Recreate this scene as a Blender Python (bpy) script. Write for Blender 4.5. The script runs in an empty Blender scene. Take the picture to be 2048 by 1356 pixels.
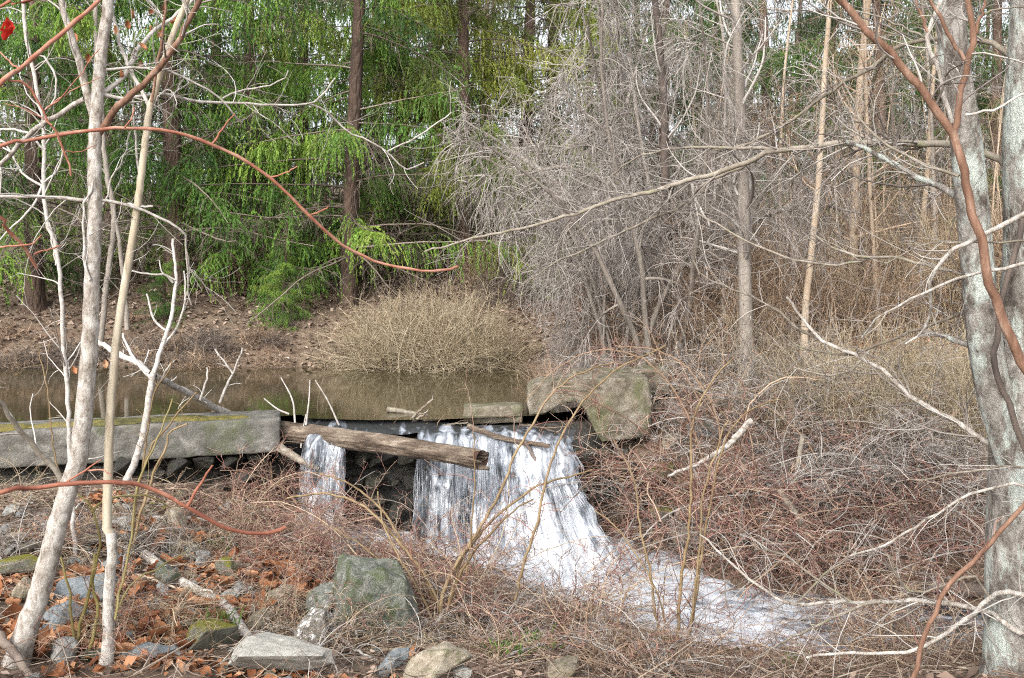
import bpy, math
import numpy as np
from mathutils import Vector

# ---------------------------------------------------------------- camera, sky, sun, exposure
scene = bpy.context.scene
FPX, CX, HY, CAMZ = 1990.0, 1024.0, 545.0, 1.65      # photo focal length in px, centre column, horizon row, eye height over the pond
cam_data = bpy.data.cameras.new("camera")
cam_data.sensor_width = 36.0
cam_data.lens = 36.0 * FPX / 2048.0
cam_data.shift_y = -(678.0 - HY) / 2048.0
cam_data.clip_start = 0.05
cam_data.clip_end = 2000.0
cam = bpy.data.objects.new("camera", cam_data)
scene.collection.objects.link(cam)
cam.location = (0, 0, CAMZ)
cam.rotation_euler = (math.radians(90), 0, 0)
scene.camera = cam

SUN_EL, SUN_AZ = math.radians(36), math.radians(205)   # azimuth clockwise from +Y: behind the camera, to its left
world = bpy.data.worlds.new("World")
scene.world = world
world.use_nodes = True
wn, wl = world.node_tree.nodes, world.node_tree.links
wn.clear()
sky = wn.new("ShaderNodeTexSky")
sky.sky_type = 'NISHITA'
sky.sun_disc = False
sky.sun_elevation = SUN_EL
sky.sun_rotation = SUN_AZ
sky.air_density = 1.0
sky.dust_density = 4.0
sky.ozone_density = 1.0
hs = wn.new("ShaderNodeHueSaturation")
hs.inputs["Saturation"].default_value = 0.28          # overcast: the sky is nearly white
bg = wn.new("ShaderNodeBackground")
bg.inputs["Strength"].default_value = 0.15
wo = wn.new("ShaderNodeOutputWorld")
wl.new(sky.outputs[0], hs.inputs["Color"])
wl.new(hs.outputs[0], bg.inputs["Color"])
wl.new(bg.outputs[0], wo.inputs["Surface"])

sun_data = bpy.data.lights.new("sun", 'SUN')
sun_data.energy = 0.75
sun_data.angle = math.radians(40)
sun_data.color = (1.0, 0.96, 0.9)
sun = bpy.data.objects.new("sun", sun_data)
scene.collection.objects.link(sun)
sd = Vector((math.sin(SUN_AZ) * math.cos(SUN_EL), math.cos(SUN_AZ) * math.cos(SUN_EL), math.sin(SUN_EL)))
sun.rotation_euler = sd.to_track_quat('Z', 'Y').to_euler()

scene.view_settings.view_transform = 'Standard'
scene.view_settings.look = 'None'
scene.view_settings.gamma = 1.0
scene.view_settings.use_curve_mapping = False
scene.view_settings.exposure = 1.5
scene.render.engine = 'CYCLES'
scene.cycles.max_bounces = 6
scene.cycles.diffuse_bounces = 3
scene.cycles.glossy_bounces = 3
scene.cycles.transmission_bounces = 3
scene.cycles.use_denoising = False
scene.cycles.pixel_filter_type = 'BLACKMAN_HARRIS'
scene.cycles.filter_width = 1.15
scene.cycles.denoiser = 'OPENIMAGEDENOISE'

rng = np.random.default_rng(11)
COL = scene.collection

# ---------------------------------------------------------------- helpers: pixels, meshes, materials
def P(px, py, d):
    """a point on the photo's pixel ray at distance d (metres along +Y)"""
    return np.array([(px - CX) / FPX * d, d, CAMZ - (py - HY) / FPX * d])

def wpx(w, d):
    return 0.5 * w / FPX * d

def unit(v):
    return v / np.maximum(np.linalg.norm(v, axis=-1, keepdims=True), 1e-9)

def vnoise(x, y, seed=0):
    """smooth value noise, arrays in and out, range -1..1"""
    r = np.random.default_rng(seed).uniform(-1, 1, (256, 256))
    xi, yi = np.floor(x).astype(int), np.floor(y).astype(int)
    fx, fy = x - xi, y - yi
    fx, fy = fx * fx * (3 - 2 * fx), fy * fy * (3 - 2 * fy)
    a, b = r[xi % 256, yi % 256], r[(xi + 1) % 256, yi % 256]
    c, d = r[xi % 256, (yi + 1) % 256], r[(xi + 1) % 256, (yi + 1) % 256]
    return (a * (1 - fx) + b * fx) * (1 - fy) + (c * (1 - fx) + d * fx) * fy

def mesh_from(name, verts, quads=None, tris=None, tint=None, smooth=True, extra=None):
    me = bpy.data.meshes.new(name)
    verts = np.asarray(verts, dtype=np.float32)
    nq = 0 if quads is None else len(quads)
    nt = 0 if tris is None else len(tris)
    loops = []
    if nq: loops.append(np.asarray(quads, dtype=np.int32).ravel())
    if nt: loops.append(np.asarray(tris, dtype=np.int32).ravel())
    loops = np.concatenate(loops)
    starts = np.concatenate([np.arange(nq) * 4, nq * 4 + np.arange(nt) * 3]).astype(np.int32)
    me.vertices.add(len(verts)); me.vertices.foreach_set("co", verts.ravel())
    me.loops.add(len(loops)); me.loops.foreach_set("vertex_index", loops)
    me.polygons.add(nq + nt); me.polygons.foreach_set("loop_start", starts)
    if tint is not None:
        a = me.attributes.new("tint", 'FLOAT', 'POINT')
        a.data.foreach_set("value", np.asarray(tint, dtype=np.float32))
    for k, v in (extra or {}).items():
        a = me.attributes.new(k, 'FLOAT', 'POINT')
        a.data.foreach_set("value", np.asarray(v, dtype=np.float32))
    me.update(calc_edges=True)
    if smooth:
        me.polygons.foreach_set("use_smooth", np.ones(nq + nt, dtype=bool))
    me.validate()
    return me

class Build:
    def __init__(self):
        self.v, self.q, self.t, self.c, self.n = [], [], [], [], 0
    def add(self, v, q=None, t=None, tint=0.5):
        v = np.asarray(v, float)
        self.v.append(v)
        if q is not None and len(q): self.q.append(np.asarray(q) + self.n)
        if t is not None and len(t): self.t.append(np.asarray(t) + self.n)
        self.c.append(np.broadcast_to(np.asarray(tint, float), (len(v),)))
        self.n += len(v)
        return self
    def tubes(self, Pl, R, k=3, tint=None):
        """Pl (N,n,3) polylines, R (N,n) radii -> closed-looking tapered tubes"""
        N, n, _ = Pl.shape
        if N == 0: return self
        T = unit(np.gradient(Pl, axis=1))
        chord = unit(Pl[:, -1] - Pl[:, 0])
        ref = np.where(np.abs(chord[:, 2:3]) < 0.75, np.array([[0, 0, 1.0]]), np.array([[1.0, 0.15, 0]]))
        A = unit(np.cross(T, ref[:, None, :]))
        B = np.cross(T, A)
        ang = np.arange(k) / k * 2 * np.pi
        V = Pl[:, :, None, :] + R[:, :, None, None] * (np.cos(ang)[None, None, :, None] * A[:, :, None, :]
                                                       + np.sin(ang)[None, None, :, None] * B[:, :, None, :])
        base = (np.arange(N) * n * k)[:, None, None]
        i = (np.arange(n - 1) * k)[None, :, None]
        j = np.arange(k)[None, None, :]
        j2 = (j + 1) % k
        q = np.stack([base + i + j, base + i + j2, base + i + k + j2, base + i + k + j], -1).reshape(-1, 4)
        if tint is None: tint = rng.random(N)
        self.add(V.reshape(-1, 3), q, None, np.repeat(np.broadcast_to(tint, (N,)), n * k))
        return self
    def mesh(self, name, smooth=True):
        return mesh_from(name, np.concatenate(self.v), np.concatenate(self.q) if self.q else None,
                         np.concatenate(self.t) if self.t else None, np.concatenate(self.c), smooth)

def smooth_line(pts, n):
    """Catmull-Rom resample of a (m,3) polyline to n points"""
    p = np.asarray(pts, float)
    if len(p) == 2: return p[0] + (p[1] - p[0]) * np.linspace(0, 1, n)[:, None]
    pp = np.vstack([2 * p[0] - p[1], p, 2 * p[-1] - p[-2]])
    L = np.concatenate([[0], np.cumsum(np.linalg.norm(np.diff(p, axis=0), axis=1))])
    s = np.linspace(0, L[-1], n)
    i = np.clip(np.searchsorted(L, s, side='right') - 1, 0, len(p) - 2)
    t = ((s - L[i]) / np.maximum(L[i + 1] - L[i], 1e-9))[:, None]
    p0, p1, p2, p3 = pp[i], pp[i + 1], pp[i + 2], pp[i + 3]
    return 0.5 * (2 * p1 + (p2 - p0) * t + (2 * p0 - 5 * p1 + 4 * p2 - p3) * t ** 2 + (3 * p1 - p0 - 3 * p2 + p3) * t ** 3)

def grow(Pl, R, per, length, angle, n=7, trange=(0.15, 1.0), grav=0.0, wiggle=0.15, curl=0.15, rs=0.6, rend=0.35,
         ltaper=0.4, rmin=0.0, flat=None):
    """children of polylines: 'per' each; returns (M,n,3),(M,n)"""
    N, m, _ = Pl.shape
    M = N * per
    if M == 0: return np.zeros((0, n, 3)), np.zeros((0, n))
    idx = np.repeat(np.arange(N), per)
    t = rng.uniform(trange[0], trange[1], M)
    f = t * (m - 1)
    i0 = np.minimum(f.astype(int), m - 2)
    w = (f - i0)[:, None]
    pos = Pl[idx, i0] * (1 - w) + Pl[idx, i0 + 1] * w
    tan = unit(Pl[idx, i0 + 1] - Pl[idx, i0])
    r0 = np.maximum((R[idx, i0] * (1 - w[:, 0]) + R[idx, i0 + 1] * w[:, 0]) * rs, rmin)
    v = rng.normal(size=(M, 3))
    if flat is not None: v = v * np.array(flat)
    v = unit(v - (v * tan).sum(1, keepdims=True) * tan)
    a = np.radians(rng.uniform(angle[0], angle[1], M))[:, None]
    d = unit(tan * np.cos(a) + v * np.sin(a))
    L = rng.uniform(length[0], length[1], M) * (1 - ltaper * t)
    step = (L / (n - 1))[:, None]
    c = rng.normal(size=(M, 3)) * curl
    out = np.zeros((M, n, 3)); out[:, 0] = pos
    for k in range(1, n):
        d = d + np.cross(c, d) + rng.normal(size=(M, 3)) * wiggle
        d[:, 2] += grav
        d = unit(d)
        pos = pos + d * step
        out[:, k] = pos
    Rr = r0[:, None] * np.linspace(1, rend, n)[None]
    return out, Rr

def seeds(base, dirs, lengths, radii, n=8, grav=0.0, wiggle=0.08, curl=0.05, rend=0.4):
    base, d = np.asarray(base, float), unit(np.asarray(dirs, float))
    M = len(base)
    step = (np.asarray(lengths) / (n - 1))[:, None]
    c = rng.normal(size=(M, 3)) * curl
    out = np.zeros((M, n, 3)); out[:, 0] = base; pos = base.copy()
    for k in range(1, n):
        d = d + np.cross(c, d) + rng.normal(size=(M, 3)) * wiggle
        d[:, 2] += grav
        d = unit(d); pos = pos + d * step; out[:, k] = pos
    return out, np.asarray(radii)[:, None] * np.linspace(1, rend, n)[None]

def obj(name, mesh, mat=None, parent=None, loc=None, kind=None):
    o = bpy.data.objects.new(name, mesh)
    COL.objects.link(o)
    if mat is not None and mesh is not None and not mesh.materials: mesh.materials.append(mat)
    if parent is not None: o.parent = parent
    if loc is not None: o.location = loc
    if kind: o["kind"] = kind
    return o

def tag(o, label, cat, group=None):
    o["label"] = label; o["category"] = cat
    if group: o["group"] = group
    return o

def thing(name, label, cat, loc=(0, 0, 0), group=None):
    o = bpy.data.objects.new(name, None)
    o.empty_display_size = 0.1
    COL.objects.link(o); o.location = loc
    return tag(o, label, cat, group)

def copy_tree(src, loc, rz=0.0, scale=1.0, label=None, group=None, tilt=(0, 0)):
    r = src.copy(); COL.objects.link(r)
    r.location = loc
    r.rotation_euler = (tilt[0], tilt[1], rz)
    r.scale = (scale,) * 3 if np.isscalar(scale) else scale
    if label: r["label"] = label
    if group: r["group"] = group
    for ch in src.children:
        c = ch.copy(); COL.objects.link(c); c.parent = r
        for g in ch.children:
            d = g.copy(); COL.objects.link(d); d.parent = c
    return r

# ---- materials
def new_mat(name):
    m = bpy.data.materials.new(name); m.use_nodes = True
    nt = m.node_tree; nt.nodes.clear()
    out = nt.nodes.new("ShaderNodeOutputMaterial")
    b = nt.nodes.new("ShaderNodeBsdfPrincipled")
    nt.links.new(b.outputs[0], out.inputs["Surface"])
    return m, nt, b, out

def N(nt, typ, **kw):
    n = nt.nodes.new(typ)
    for k, v in kw.items():
        if k in n.inputs: n.inputs[k].default_value = v
        else: setattr(n, k, v)
    return n

def ramp(nt, stops, interp='LINEAR'):
    r = nt.nodes.new("ShaderNodeValToRGB"); cr = r.color_ramp; cr.interpolation = interp
    while len(cr.elements) < len(stops): cr.elements.new(0.5)
    for e, (p, c) in zip(cr.elements, stops):
        e.position = p; e.color = (c[0], c[1], c[2], 1)
    return r

def math_node(nt, op, a, b):
    n = nt.nodes.new("ShaderNodeMath"); n.operation = op
    for i, s in enumerate((a, b)):
        if isinstance(s, (int, float)): n.inputs[i].default_value = s
        else: nt.links.new(s, n.inputs[i])
    return n.outputs[0]

def twig_mat(name, cols, rough=0.75, nscale=9.0, namp=0.5, objvar=0.35, transl=0.0):
    """colour from each twig's own tint, shifted by object and by grain along the twig"""
    m, nt, b, out = new_mat(name)
    at = N(nt, "ShaderNodeAttribute", attribute_name="tint")
    oi = nt.nodes.new("ShaderNodeObjectInfo")
    tc = nt.nodes.new("ShaderNodeTexCoord")
    no = N(nt, "ShaderNodeTexNoise", Scale=nscale, Detail=3.0)
    nt.links.new(tc.outputs["Object"], no.inputs["Vector"])
    s = math_node(nt, 'ADD', at.outputs["Fac"], math_node(nt, 'MULTIPLY', math_node(nt, 'SUBTRACT', oi.outputs["Random"], 0.5), objvar))
    s = math_node(nt, 'ADD', s, math_node(nt, 'MULTIPLY', math_node(nt, 'SUBTRACT', no.outputs["Fac"], 0.5), namp))
    r = ramp(nt, [(i / (len(cols) - 1), c) for i, c in enumerate(cols)])
    nt.links.new(s, r.inputs[0])
    nt.links.new(r.outputs[0], b.inputs["Base Color"])
    b.inputs["Roughness"].default_value = rough
    b.inputs["Specular IOR Level"].default_value = 0.3
    if transl > 0:
        tr = nt.nodes.new("ShaderNodeBsdfTranslucent"); nt.links.new(r.outputs[0], tr.inputs["Color"])
        mx = nt.nodes.new("ShaderNodeMixShader"); mx.inputs[0].default_value = transl
        nt.links.new(b.outputs[0], mx.inputs[1]); nt.links.new(tr.outputs[0], mx.inputs[2])
        nt.links.new(mx.outputs[0], out.inputs["Surface"])
    return m

def surf_mat(name, cols, scale=4.0, rough=0.85, bump=0.4, bscale=30.0, stretch=(1, 1, 1), patch=None, patch_at=0.6,
             patch_scale=3.0, voro=0.0, patch_up=False, spec=0.3, distort=0.6, bdist=0.02, objvar=0.25, patch_soft=0.08):
    """mottled solid: noise ramp, optional second colour in patches (moss, lichen), bump"""
    m, nt, b, out = new_mat(name)
    tc = nt.nodes.new("ShaderNodeTexCoord"); mp = nt.nodes.new("ShaderNodeMapping")
    mp.inputs["Scale"].default_value = stretch
    nt.links.new(tc.outputs["Object"], mp.inputs["Vector"])
    oi = nt.nodes.new("ShaderNodeObjectInfo")
    add = nt.nodes.new("ShaderNodeVectorMath"); add.operation = 'ADD'
    sc = nt.nodes.new("ShaderNodeVectorMath"); sc.operation = 'SCALE'; sc.inputs[0].default_value = (31, 17, 23)
    nt.links.new(oi.outputs["Random"], sc.inputs["Scale"])
    nt.links.new(mp.outputs[0], add.inputs[0]); nt.links.new(sc.outputs[0], add.inputs[1])
    n1 = N(nt, "ShaderNodeTexNoise", Scale=scale, Detail=8.0, Roughness=0.65, Distortion=distort)
    nt.links.new(add.outputs[0], n1.inputs["Vector"])
    f = math_node(nt, 'ADD', n1.outputs["Fac"], math_node(nt, 'MULTIPLY', math_node(nt, 'SUBTRACT', oi.outputs["Random"], 0.5), objvar))
    r = ramp(nt, [(0.28 + 0.44 * i / (len(cols) - 1), c) for i, c in enumerate(cols)])
    nt.links.new(f, r.inputs[0])
    colour = r.outputs[0]
    if patch is not None:
        n2 = N(nt, "ShaderNodeTexNoise", Scale=patch_scale, Detail=6.0, Roughness=0.7)
        nt.links.new(add.outputs[0], n2.inputs["Vector"])
        pf = n2.outputs["Fac"]
        if patch_up:
            g = nt.nodes.new("ShaderNodeNewGeometry"); sx = nt.nodes.new("ShaderNodeSeparateXYZ")
            nt.links.new(g.outputs["Normal"], sx.inputs[0])
            pf = math_node(nt, 'ADD', pf, math_node(nt, 'MULTIPLY', math_node(nt, 'SUBTRACT', sx.outputs["Z"], 0.5), 0.35))
        pr = ramp(nt, [(patch_at - patch_soft, (0, 0, 0)), (patch_at + patch_soft, (1, 1, 1))])
        nt.links.new(pf, pr.inputs[0])
        mx = nt.nodes.new("ShaderNodeMix"); mx.data_type = 'RGBA'
        nt.links.new(pr.outputs[0], mx.inputs[0]); nt.links.new(colour, mx.inputs[6]); mx.inputs[7].default_value = (*patch, 1)
        colour = mx.outputs[2]
    nt.links.new(colour, b.inputs["Base Color"])
    b.inputs["Roughness"].default_value = rough
    b.inputs["Specular IOR Level"].default_value = spec
    nb = N(nt, "ShaderNodeTexNoise", Scale=bscale, Detail=8.0, Roughness=0.7)
    nt.links.new(add.outputs[0], nb.inputs["Vector"])
    h = nb.outputs["Fac"]
    if voro > 0:
        vo = N(nt, "ShaderNodeTexVoronoi", Scale=bscale * 0.6, feature='DISTANCE_TO_EDGE')
        nt.links.new(add.outputs[0], vo.inputs["Vector"])
        h = math_node(nt, 'ADD', h, math_node(nt, 'MULTIPLY', math_node(nt, 'MINIMUM', vo.outputs["Distance"], 0.25), voro * 4))
    bm = N(nt, "ShaderNodeBump", Strength=bump, Distance=bdist)
    nt.links.new(h, bm.inputs["Height"]); nt.links.new(bm.outputs[0], b.inputs["Normal"])
    return m

M = {}
M['ground'] = surf_mat('ground', [(.035, .026, .019), (.095, .067, .047), (.165, .12, .085), (.25, .19, .14)], scale=7, bump=0.9, bscale=14, bdist=0.06,
                       patch=(.17, .10, .065), patch_at=.63, patch_scale=1.3, distort=1.2, patch_soft=.1)
M['concrete'] = surf_mat('concrete', [(.04, .037, .03), (.095, .09, .078), (.16, .152, .135), (.27, .26, .235)], scale=6, bump=.8, bscale=45, bdist=.02,
                         patch=(.10, .11, .06), patch_at=.62, patch_scale=1.6, objvar=.1)
M['old_concrete'] = surf_mat('old_concrete', [(.045, .036, .026), (.115, .097, .07), (.20, .175, .135), (.31, .28, .23)], scale=7, bump=.9, bscale=34, bdist=.03,
                             patch=(.10, .105, .05), patch_at=.56, patch_scale=2.2, objvar=.1)
M['moss'] = surf_mat('moss', [(.05, .05, .02), (.11, .10, .03), (.19, .155, .04), (.15, .125, .06)], scale=9, bump=.9, bscale=60, bdist=.02)
M['rock_grey'] = surf_mat('rock_grey', [(.09, .095, .095), (.16, .165, .16), (.24, .24, .225), (.36, .355, .33)], scale=3.5, bump=.55, bscale=22, bdist=.03,
                          patch=(.09, .10, .05), patch_at=.64, patch_scale=2.5)
M['rock_green'] = surf_mat('rock_green', [(.07, .08, .065), (.14, .15, .125), (.235, .24, .21), (.42, .42, .40)], scale=5.5, bump=.9, bscale=26, bdist=.03,
                           patch=(.085, .105, .045), patch_at=.56, patch_scale=2.6)
M['rock_blue'] = surf_mat('rock_blue', [(.06, .07, .078), (.11, .125, .135), (.17, .185, .19), (.27, .28, .28)], scale=3.0, bump=.45, bscale=16, bdist=.03)
M['rock_pale'] = surf_mat('rock_pale', [(.15, .14, .115), (.26, .25, .22), (.35, .34, .305), (.44, .43, .395)], scale=6.0, bump=.6, bscale=30, bdist=.02)
M['rock_tan'] = surf_mat('rock_tan', [(.11, .09, .065), (.20, .17, .125), (.29, .25, .19), (.38, .34, .27)], scale=4.0, bump=.6, bscale=24, bdist=.03,
                         patch=(.10, .105, .04), patch_at=.62, patch_scale=3)
M['rock_moss'] = surf_mat('rock_moss', [(.11, .11, .08), (.19, .19, .15), (.27, .26, .22)], scale=4.0, bump=.8, bscale=34, bdist=.03,
                          patch=(.17, .16, .022), patch_at=.53, patch_scale=4.5, patch_up=True)
M['rock_quartz'] = surf_mat('rock_quartz', [(.10, .09, .075), (.18, .165, .14), (.26, .24, .20)], scale=4.0, bump=.6, bscale=24, bdist=.03,
                            patch=(.70, .68, .66), patch_at=.55, patch_scale=4.5, patch_soft=.04)
M['rock_wet'] = surf_mat('rock_wet', [(.012, .011, .010), (.03, .027, .022), (.06, .052, .04)], scale=4, rough=.35, bump=.7, bscale=14, bdist=.04, spec=.5,
                         patch=(.03, .045, .012), patch_at=.62, patch_scale=3)
M['bark_pale'] = surf_mat('bark_pale', [(.125, .10, .08), (.28, .25, .22), (.42, .395, .36), (.56, .545, .515)], scale=22, stretch=(1, 1, .55), bump=.8, bscale=70, bdist=.012,
                          patch=(.13, .105, .075), patch_at=.60, patch_scale=26, objvar=.12)
M['bark_cream'] = surf_mat('bark_cream', [(.20, .16, .11), (.33, .28, .205), (.43, .38, .295), (.53, .495, .42)], scale=16, stretch=(1, 1, .2), bump=.3, bscale=50, bdist=.008, objvar=.06)
M['bark_birch'] = surf_mat('bark_birch', [(.03, .024, .019), (.12, .102, .087), (.27, .247, .222), (.43, .405, .375)], scale=11, stretch=(1, 1, .5), bump=1.0, bscale=30, bdist=.035,
                           patch=(.42, .46, .42), patch_at=.535, patch_scale=6, voro=.15, patch_soft=.05, objvar=.08)
M['bark_brown'] = surf_mat('bark_brown', [(.06, .032, .022), (.125, .066, .042), (.20, .115, .078), (.33, .26, .21)], scale=14, stretch=(1, 1, .3), bump=.5, bscale=50, bdist=.01, objvar=.06)
M['bark_dark'] = surf_mat('bark_dark', [(.05, .04, .035), (.11, .085, .07), (.18, .145, .12)], scale=8, stretch=(1, 1, .4), bump=.6, bscale=45, bdist=.012)
M['bark_branch'] = surf_mat('bark_branch', [(.09, .072, .055), (.17, .145, .115), (.28, .25, .21)], scale=16, bump=.5, bscale=60, bdist=.008,
                            patch=(.17, .175, .09), patch_at=.62, patch_scale=14, objvar=.2)
M['bark_white'] = surf_mat('bark_white', [(.19, .165, .14), (.38, .35, .32), (.56, .54, .50)], scale=24, bump=.4, bscale=60, bdist=.008, objvar=.15)
M['bark_spruce'] = surf_mat('bark_spruce', [(.045, .030, .022), (.10, .066, .048), (.16, .11, .085)], scale=5, stretch=(1, 1, .3), bump=1.0, bscale=16, bdist=.05, voro=.5)
M['bark_grey'] = surf_mat('bark_grey', [(.10, .085, .07), (.19, .165, .14), (.29, .26, .225)], scale=6, stretch=(1, 1, .2), bump=.8, bscale=26, bdist=.03)
M['bark_tan'] = surf_mat('bark_tan', [(.20, .15, .105), (.32, .25, .18), (.42, .35, .27)], scale=6, stretch=(1, 1, .2), bump=.5, bscale=26, bdist=.02)
M['log'] = surf_mat('log', [(.04, .028, .02), (.12, .09, .066), (.25, .205, .16), (.40, .36, .30)], scale=13, stretch=(.16, .35, 1), bump=1.0, bscale=22, bdist=.04,
                    patch=(.05, .03, .02), patch_at=.60, patch_scale=4)
M['log_dark'] = surf_mat('log_dark', [(.02, .012, .01), (.05, .025, .018), (.09, .045, .03)], scale=6, bump=.8, bscale=30)
M['cane'] = surf_mat('cane', [(.15, .05, .032), (.27, .105, .065), (.40, .23, .165)], scale=16, rough=.6, bump=.35, bscale=40, bdist=.004, objvar=.2)
M['olive'] = surf_mat('olive', [(.12, .095, .03), (.19, .155, .055), (.27, .22, .10)], scale=8, rough=.6, bump=.2, bscale=50, bdist=.005)
M['olive_tan'] = surf_mat('olive_tan', [(.095, .062, .03), (.16, .11, .055), (.25, .185, .105)], scale=8, rough=.6, bump=.2, bscale=50, bdist=.005)

GREY = [(.09, .075, .066), (.18, .155, .138), (.28, .255, .23), (.40, .375, .345)]
M['twig_grey'] = twig_mat('twig_grey', GREY)
M['twig_weep'] = twig_mat('twig_weep', [(.10, .085, .075), (.19, .165, .148), (.28, .25, .228), (.38, .35, .325)])
M['twig_white'] = twig_mat('twig_white', [(.17, .145, .12), (.31, .28, .25), (.43, .405, .375), (.56, .54, .51)])
M['twig_red'] = twig_mat('twig_red', [(.08, .034, .028), (.17, .078, .062), (.28, .165, .125), (.40, .31, .235), (.25, .115, .095)])
M['twig_brown'] = twig_mat('twig_brown', [(.08, .052, .035), (.19, .125, .08), (.31, .22, .15), (.44, .34, .245)])
M['twig_tan'] = twig_mat('twig_tan', [(.15, .115, .07), (.26, .205, .13), (.36, .295, .20), (.43, .37, .27)])
M['twig_dead'] = twig_mat('twig_dead', [(.06, .045, .036), (.135, .105, .085), (.24, .20, .165)])
M['needle'] = twig_mat('needle', [(.035, .085, .018), (.09, .19, .028), (.17, .29, .04), (.30, .39, .07)], nscale=1.6, namp=.55, objvar=.35, transl=.3, rough=.55)
M['needle_yellow'] = twig_mat('needle_yellow', [(.06, .095, .02), (.14, .19, .03), (.24, .28, .045), (.36, .38, .08)], nscale=1.6, namp=.55, objvar=.3, transl=.3, rough=.55)
M['needle_far'] = twig_mat('needle_far', [(.025, .055, .016), (.06, .12, .025), (.12, .19, .04)], nscale=1.2, namp=.5, objvar=.3, transl=.25, rough=.6)
M['leaf'] = twig_mat('leaf', [(.16, .055, .022), (.30, .12, .05), (.42, .21, .11), (.48, .30, .18)], nscale=14, namp=.4, objvar=.7, transl=.15)
M['litter'] = twig_mat('litter', [(.08, .055, .042), (.18, .125, .095), (.30, .22, .17), (.46, .37, .30)], nscale=3, namp=.3)
M['leaf_red'] = twig_mat('leaf_red', [(.35, .012, .008), (.5, .03, .015)], nscale=20, transl=.35)
M['grass'] = twig_mat('grass', [(.05, .10, .015), (.09, .18, .025), (.14, .24, .04)], transl=.2)
M['twig_straw'] = twig_mat('twig_straw', [(.07, .045, .032), (.16, .105, .075), (.26, .20, .15), (.40, .34, .27)])
M['drygrass'] = twig_mat('drygrass', [(.16, .12, .08), (.32, .265, .19), (.48, .42, .32)], transl=.2)

# ---------------------------------------------------------------- the ground
STREAM = np.array([  # x, y, surface z, half width
    (-2.35, 10.62, -1.10, .30), (-1.6, 10.5, -1.15, .40), (-.7, 10.45, -1.2, .55), (.2, 10.2, -1.22, .80), (.75, 9.65, -1.26, .92), (1.4, 9.1, -1.33, .90),
    (2.2, 8.75, -1.40, .85), (3.4, 8.5, -1.48, .9), (6, 8.3, -1.58, 1.1), (14, 8.0, -1.75, 1.3), (40, 7.5, -2.2, 1.5)])
def stream_at(x, y):
    """distance to the centre line, water level and half width of the nearest stretch"""
    x, y = np.asarray(x, float), np.asarray(y, float)
    bd = np.full(x.shape, 1e9); bz = np.zeros(x.shape); bw = np.ones(x.shape)
    for a, b in zip(STREAM[:-1], STREAM[1:]):
        dx, dy = b[0] - a[0], b[1] - a[1]
        t = np.clip(((x - a[0]) * dx + (y - a[1]) * dy) / (dx * dx + dy * dy), 0, 1)
        dd = np.hypot(x - a[0] - t * dx, y - a[1] - t * dy)
        m = dd < bd
        bd = np.where(m, dd, bd); bz = np.where(m, a[2] + t * (b[2] - a[2]), bz); bw = np.where(m, a[3] + t * (b[3] - a[3]), bw)
    return bd, bz, bw

ctrl = []
def C(px, py, d): ctrl.append(P(px, py, d))
for a in [(100, 1356, 5.2), (600, 1356, 5.4), (1000, 1356, 5.8), (1300, 1356, 6.2), (1700, 1356, 6.0), (2000, 1356, 5.0), (100, 1150, 6.8), (300, 1000, 9.0), (0, 1000, 8.8),
          (150, 975, 9.3), (500, 1100, 8.6), (700, 1300, 6.5), (740, 1130, 8.2), (640, 1085, 10.4), (1000, 1250, 7.4), (800, 1110, 9.4), (300, 1250, 6.0), (450, 1200, 7.0),
          (1300, 905, 11.7), (1400, 830, 12.2), (1500, 768, 13), (1700, 765, 12.5), (1900, 765, 11.5), (1900, 1000, 9.8), (1700, 1000, 10.6), (1500, 1000, 11.2), (1500, 1130, 10.1),
          (1750, 1150, 9.6), (1900, 1180, 9.0), (2030, 1000, 8.6), (1500, 1340, 7.2), (1800, 1330, 7.0), (2100, 900, 9.5),
          (450, 1000, 10.0), (0, 985, 9.6), (-300, 1010, 8.4), (400, 985, 10.6), (1250, 1060, 11.2)]: C(*a)
ctrl += [np.array(a) for a in [(0, 0, .02), (-3, 0, .08), (3, 0, .0), (0, 3, -.15), (-2.2, 3, -.05), (2.2, 3, -.1), (-6, 4, .1), (6, 4, 0), (-8, 7, -.1), (7, 6, -.9), (-10, -10, .6), (10, -10, .4), (8, 10.5, -.3), (9, 12.5, .5),
         (-9, 12, -.75), (-6, 12.3, -.75), (-3, 12.3, -.75), (0, 12.6, -.75), (-9, 16, -.6), (-5, 16, -.6), (-1, 16, -.5), (.3, 14.5, -.5), (1.9, 13, .12), (1.9, 15.5, .2), (1.2, 17, .15),
         (-20, 13, -.8), (-20, 16.5, -.6), (3, 16, .5), (6, 16, .65), (10, 16, .9)]]
for x in (-40, -25, -15, -9, -5, -1.5, 1.5, 5, 10, 20, 40):
    for y, z in ((17.1, -.06), (17.8, .3), (20, 1.0), (26, 2.0), (34, 3.3), (45, 4.9), (56, 6.2), (75, 6.8), (120, 6.5)):
        if y < 19 and x > 1: z = .45 + .05 * (y - 16)
        ctrl.append(np.array((x, y, z + (.25 * (x < -8) if y > 19 else 0))))
ctrl += [np.array((x, y, z)) for x in (-300, 300) for y, z in ((-200, 0), (0, 0), (30, 2.5), (60, 6), (300, 6))] + [np.array((0, 300, 6.)), np.array((0, -200, 0.))]
ctrl = np.array(ctrl)
_D = np.linalg.norm(ctrl[:, None, :2] - ctrl[None, :, :2], axis=2)
_A = np.block([[_D, np.ones((len(ctrl), 1))], [np.ones((1, len(ctrl))), np.zeros((1, 1))]])
_W = np.linalg.solve(_A, np.concatenate([ctrl[:, 2], [0]]))

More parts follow.
